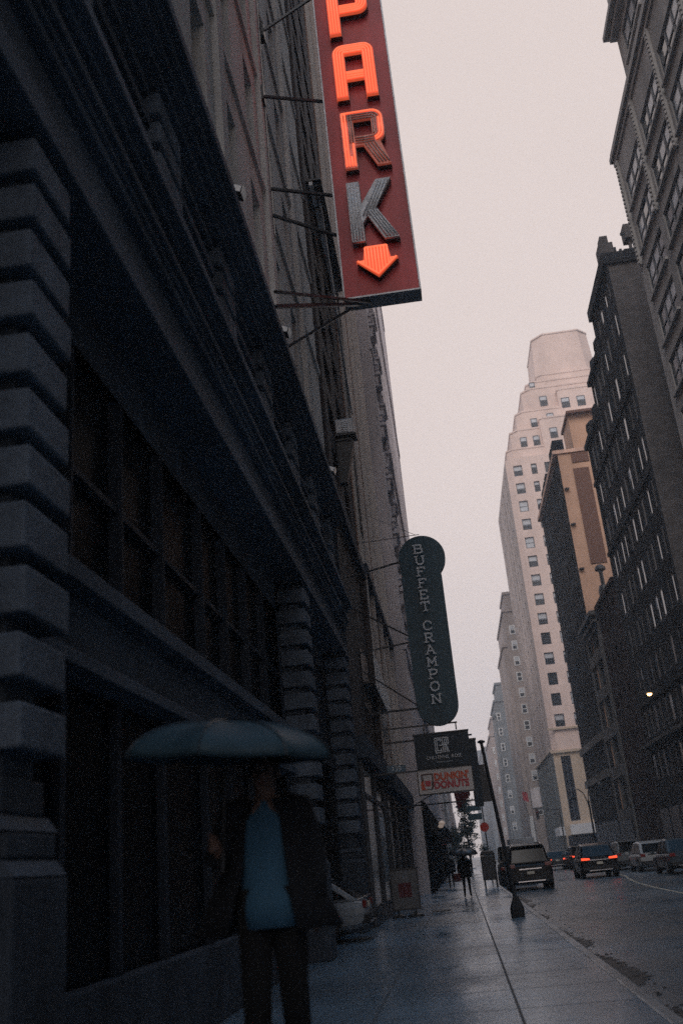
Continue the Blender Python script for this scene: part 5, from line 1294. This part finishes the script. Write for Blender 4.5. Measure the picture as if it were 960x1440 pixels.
def loft(name, rings, parent, m, loc, n=28, a0=0., a1=360., solid=.012):
    """cloth shell: rings (cx, cy, z, rx, ry) from the angle a0 to a1 (0 = towards -Y, the front)"""
    b = MB(); closed = abs(a1 - a0) >= 359.9
    for (cx, cy, z_, rx, ry) in rings:
        for j in range(n + (0 if closed else 1)):
            th = R(a0 + (a1 - a0) * j / n); fold = 1 + .025 * math.sin(th * 7 + z_ * 5)
            b.v.append((cx + rx * math.sin(th) * fold, cy - ry * math.cos(th) * fold, z_))
    w_ = n + (0 if closed else 1)
    for k in range(len(rings) - 1):
        for j in range(n): b.f.append((k * w_ + j, k * w_ + (j + 1) % w_, (k + 1) * w_ + (j + 1) % w_, (k + 1) * w_ + j)); b.m.append(0)
    o = b.obj(name, m, parent, off=(0, 0, 0), smooth=True, loc=loc); o.modifiers.new('solid', 'SOLIDIFY').thickness = solid
    return o
def sleeve(name, pts, rad, parent, m):
    b = MB(); b.tube(pts, rad, 12); return b.obj(name, m, parent, off=(0, 0, 0), smooth=True)
def face_bits(parent, h, lean=0):
    k = h / 1.76; y = lean * .6
    for s_ in (-1, 1):
        b = MB(); b.lathe([(0, -.011), (.009, -.006), (.011, 0), (.009, .006), (0, .011)], (s_ * .03, y - .088, 1.645 * k), 8); b.obj('eye', M['hair'], parent, off=(0, 0, 0))
        b = MB(); b.lathe([(0, -.03), (.012, -.02), (.014, .01), (0, .032)], (s_ * .083, y + .005, 1.63 * k), 6); b.obj('ear', M['skin'], parent, off=(0, 0, 0))
    b = MB(); b.box(-.024, .024, y - .097, y - .085, 1.578 * k, 1.586 * k); b.obj('mouth', M['maroon_cloth'], parent, off=(0, 0, 0))
def hair(parent, h, lean=0):
    k = h / 1.76; b = MB()
    b.lathe([(.088, -.05), (.096, .0), (.092, .06), (.07, .105), (.03, .128), (0, .132)], (0, lean * .6 + .022, 1.665 * k), 18); b.obj('hair', M['hair'], parent, off=(0, 0, 0), smooth=True)

# man with the umbrella, close by, stepping from the stoop and facing the camera
PX, PY, PZ = -1.15, 6.0, .42
h1 = thing('person', 'person in open dark coat and pale blue shirt holding the blue umbrella', 'person', (PX, PY, PZ))
J, Bn = skeleton(1.80, .10, grip=(-.29, -.20, 1.27))
skin_body('body', J, Bn, h1, M['skin'])
face_bits(h1, 1.80); hair(h1, 1.80)
loft('shirt', [(0, -.005, .80, .205, .150), (0, -.005, .95, .195, .145), (0, 0, 1.1, .185, .135), (0, 0, 1.28, .20, .145), (0, 0, 1.40, .19, .12), (0, 0, 1.48, .10, .085), (0, 0, 1.51, .075, .075)], h1, M['blue_shirt'], (0, 0, 0))
loft('coat', [(-.03, .03, .78, .44, .24), (-.02, .02, .95, .36, .215), (0, .01, 1.12, .285, .19), (0, .01, 1.28, .255, .175), (0, .005, 1.40, .235, .145), (0, .0, 1.47, .15, .11), (0, .0, 1.52, .10, .095)], h1, M['cloth_navy'], (0, 0, 0), a0=27, a1=333, n=40)
for s_, nm in ((-1, 'a'), (1, 'b')):
    p = [J['shoulder' + nm][0], J['elbow' + nm][0], J['wrist' + nm][0]]
    p = [Vector(q) for q in p]; sleeve('sleeve', [p[0] + Vector((s_ * -.10, 0, .045)), p[0] + Vector((s_ * .005, 0, .012)), p[0] * .6 + p[1] * .4, p[1], p[1] * .5 + p[2] * .5, p[2] * .93 + p[1] * .07], [.075, .10, .092, .078, .068, .058], h1, M['cloth_navy'])
for s_, nm in ((-1, 'a'), (1, 'b')):
    p = [Vector(J[q + nm][0]) for q in ('hip', 'knee', 'ankle')]
    sleeve('trouser_leg', [p[0] + Vector((0, 0, .12)), p[0], p[1], p[2] + Vector((0, 0, -.02))], [.125, .12, .085, .072], h1, M['cloth_black'])
    b = MB(); a = Vector(J['ankle' + nm][0]); b.box(a.x - .05, a.x + .06, a.y - .22, a.y + .07, .0, .09); b.obj('shoe', M['cloth_black'], h1, off=(0, 0, 0), bevel=.03)
umbrella('wet blue grey umbrella with pale sheen held by the person in the open coat', (-1.34, 5.79, 2.18), .64, .225, M['umb'], (R(3), R(5)), .53)

# pedestrian walking away under a black umbrella
h2 = thing('person', 'person in black walking away on the pavement under a black umbrella with a maroon bag', 'person', (.03, 41.3, 0)); h2.rotation_euler.z = R(176)
J2, B2 = skeleton(1.74, .24, grip=(-.16, -.22, 1.22))
skin_body('body', J2, B2, h2, M['cloth_black'])
hair(h2, 1.74)
loft('coat', [(0, 0, .74, .27, .20), (0, 0, .95, .23, .18), (0, 0, 1.15, .215, .165), (0, 0, 1.35, .225, .16), (0, 0, 1.46, .13, .11), (0, 0, 1.5, .085, .08)], h2, M['cloth_black'], (0, 0, 0))
b = MB(); b.box(-.15, .15, -.06, .06, .0, .30); o = b.obj('handbag', M['maroon_cloth'], None, off=(0, 0, 0), bevel=.03, loc=(-.30, 41.25, .62))
tag(o, 'maroon bag hanging from the hand of the walker under the black umbrella', 'bag')
b = MB(); b.tube([(-.1, 0, .29), (-.06, 0, .5), (.06, 0, .5), (.1, 0, .29)], .008, 5); b.obj('strap', M['maroon_cloth'], o, off=(0, 0, 0))
umbrella('black umbrella of the person walking away in the middle of the pavement', (.04, 41.1, 1.62), .58, .24, M['umb_black'], (R(5), R(3)), .42)
h3 = thing('person', 'distant person in dark clothes behind the walker with the black umbrella', 'person', (-.75, 56, 0)); h3.rotation_euler.z = R(180)
J3, B3 = skeleton(1.76, .15); skin_body('body', J3, B3, h3, M['cloth_black']); hair(h3, 1.76)
loft('coat', [(0, 0, .80, .27, .20), (0, 0, 1.0, .235, .18), (0, 0, 1.2, .22, .165), (0, 0, 1.36, .225, .15), (0, 0, 1.46, .13, .11), (0, 0, 1.5, .08, .08)], h3, M['cloth_black'], (0, 0, 0))

# ------------------------------------------------------------------ render settings
S.view_settings.view_transform = 'Standard'; S.view_settings.look = 'None'
S.view_settings.exposure = 0; S.view_settings.gamma = 1; S.view_settings.use_curve_mapping = False
S.render.engine = 'CYCLES'
cy = S.cycles
cy.max_bounces = 6; cy.diffuse_bounces = 3; cy.glossy_bounces = 3; cy.transmission_bounces = 2; cy.volume_bounces = 2
cy.sample_clamp_indirect = 4; cy.caustics_reflective = False; cy.caustics_refractive = False
cy.use_denoising = False
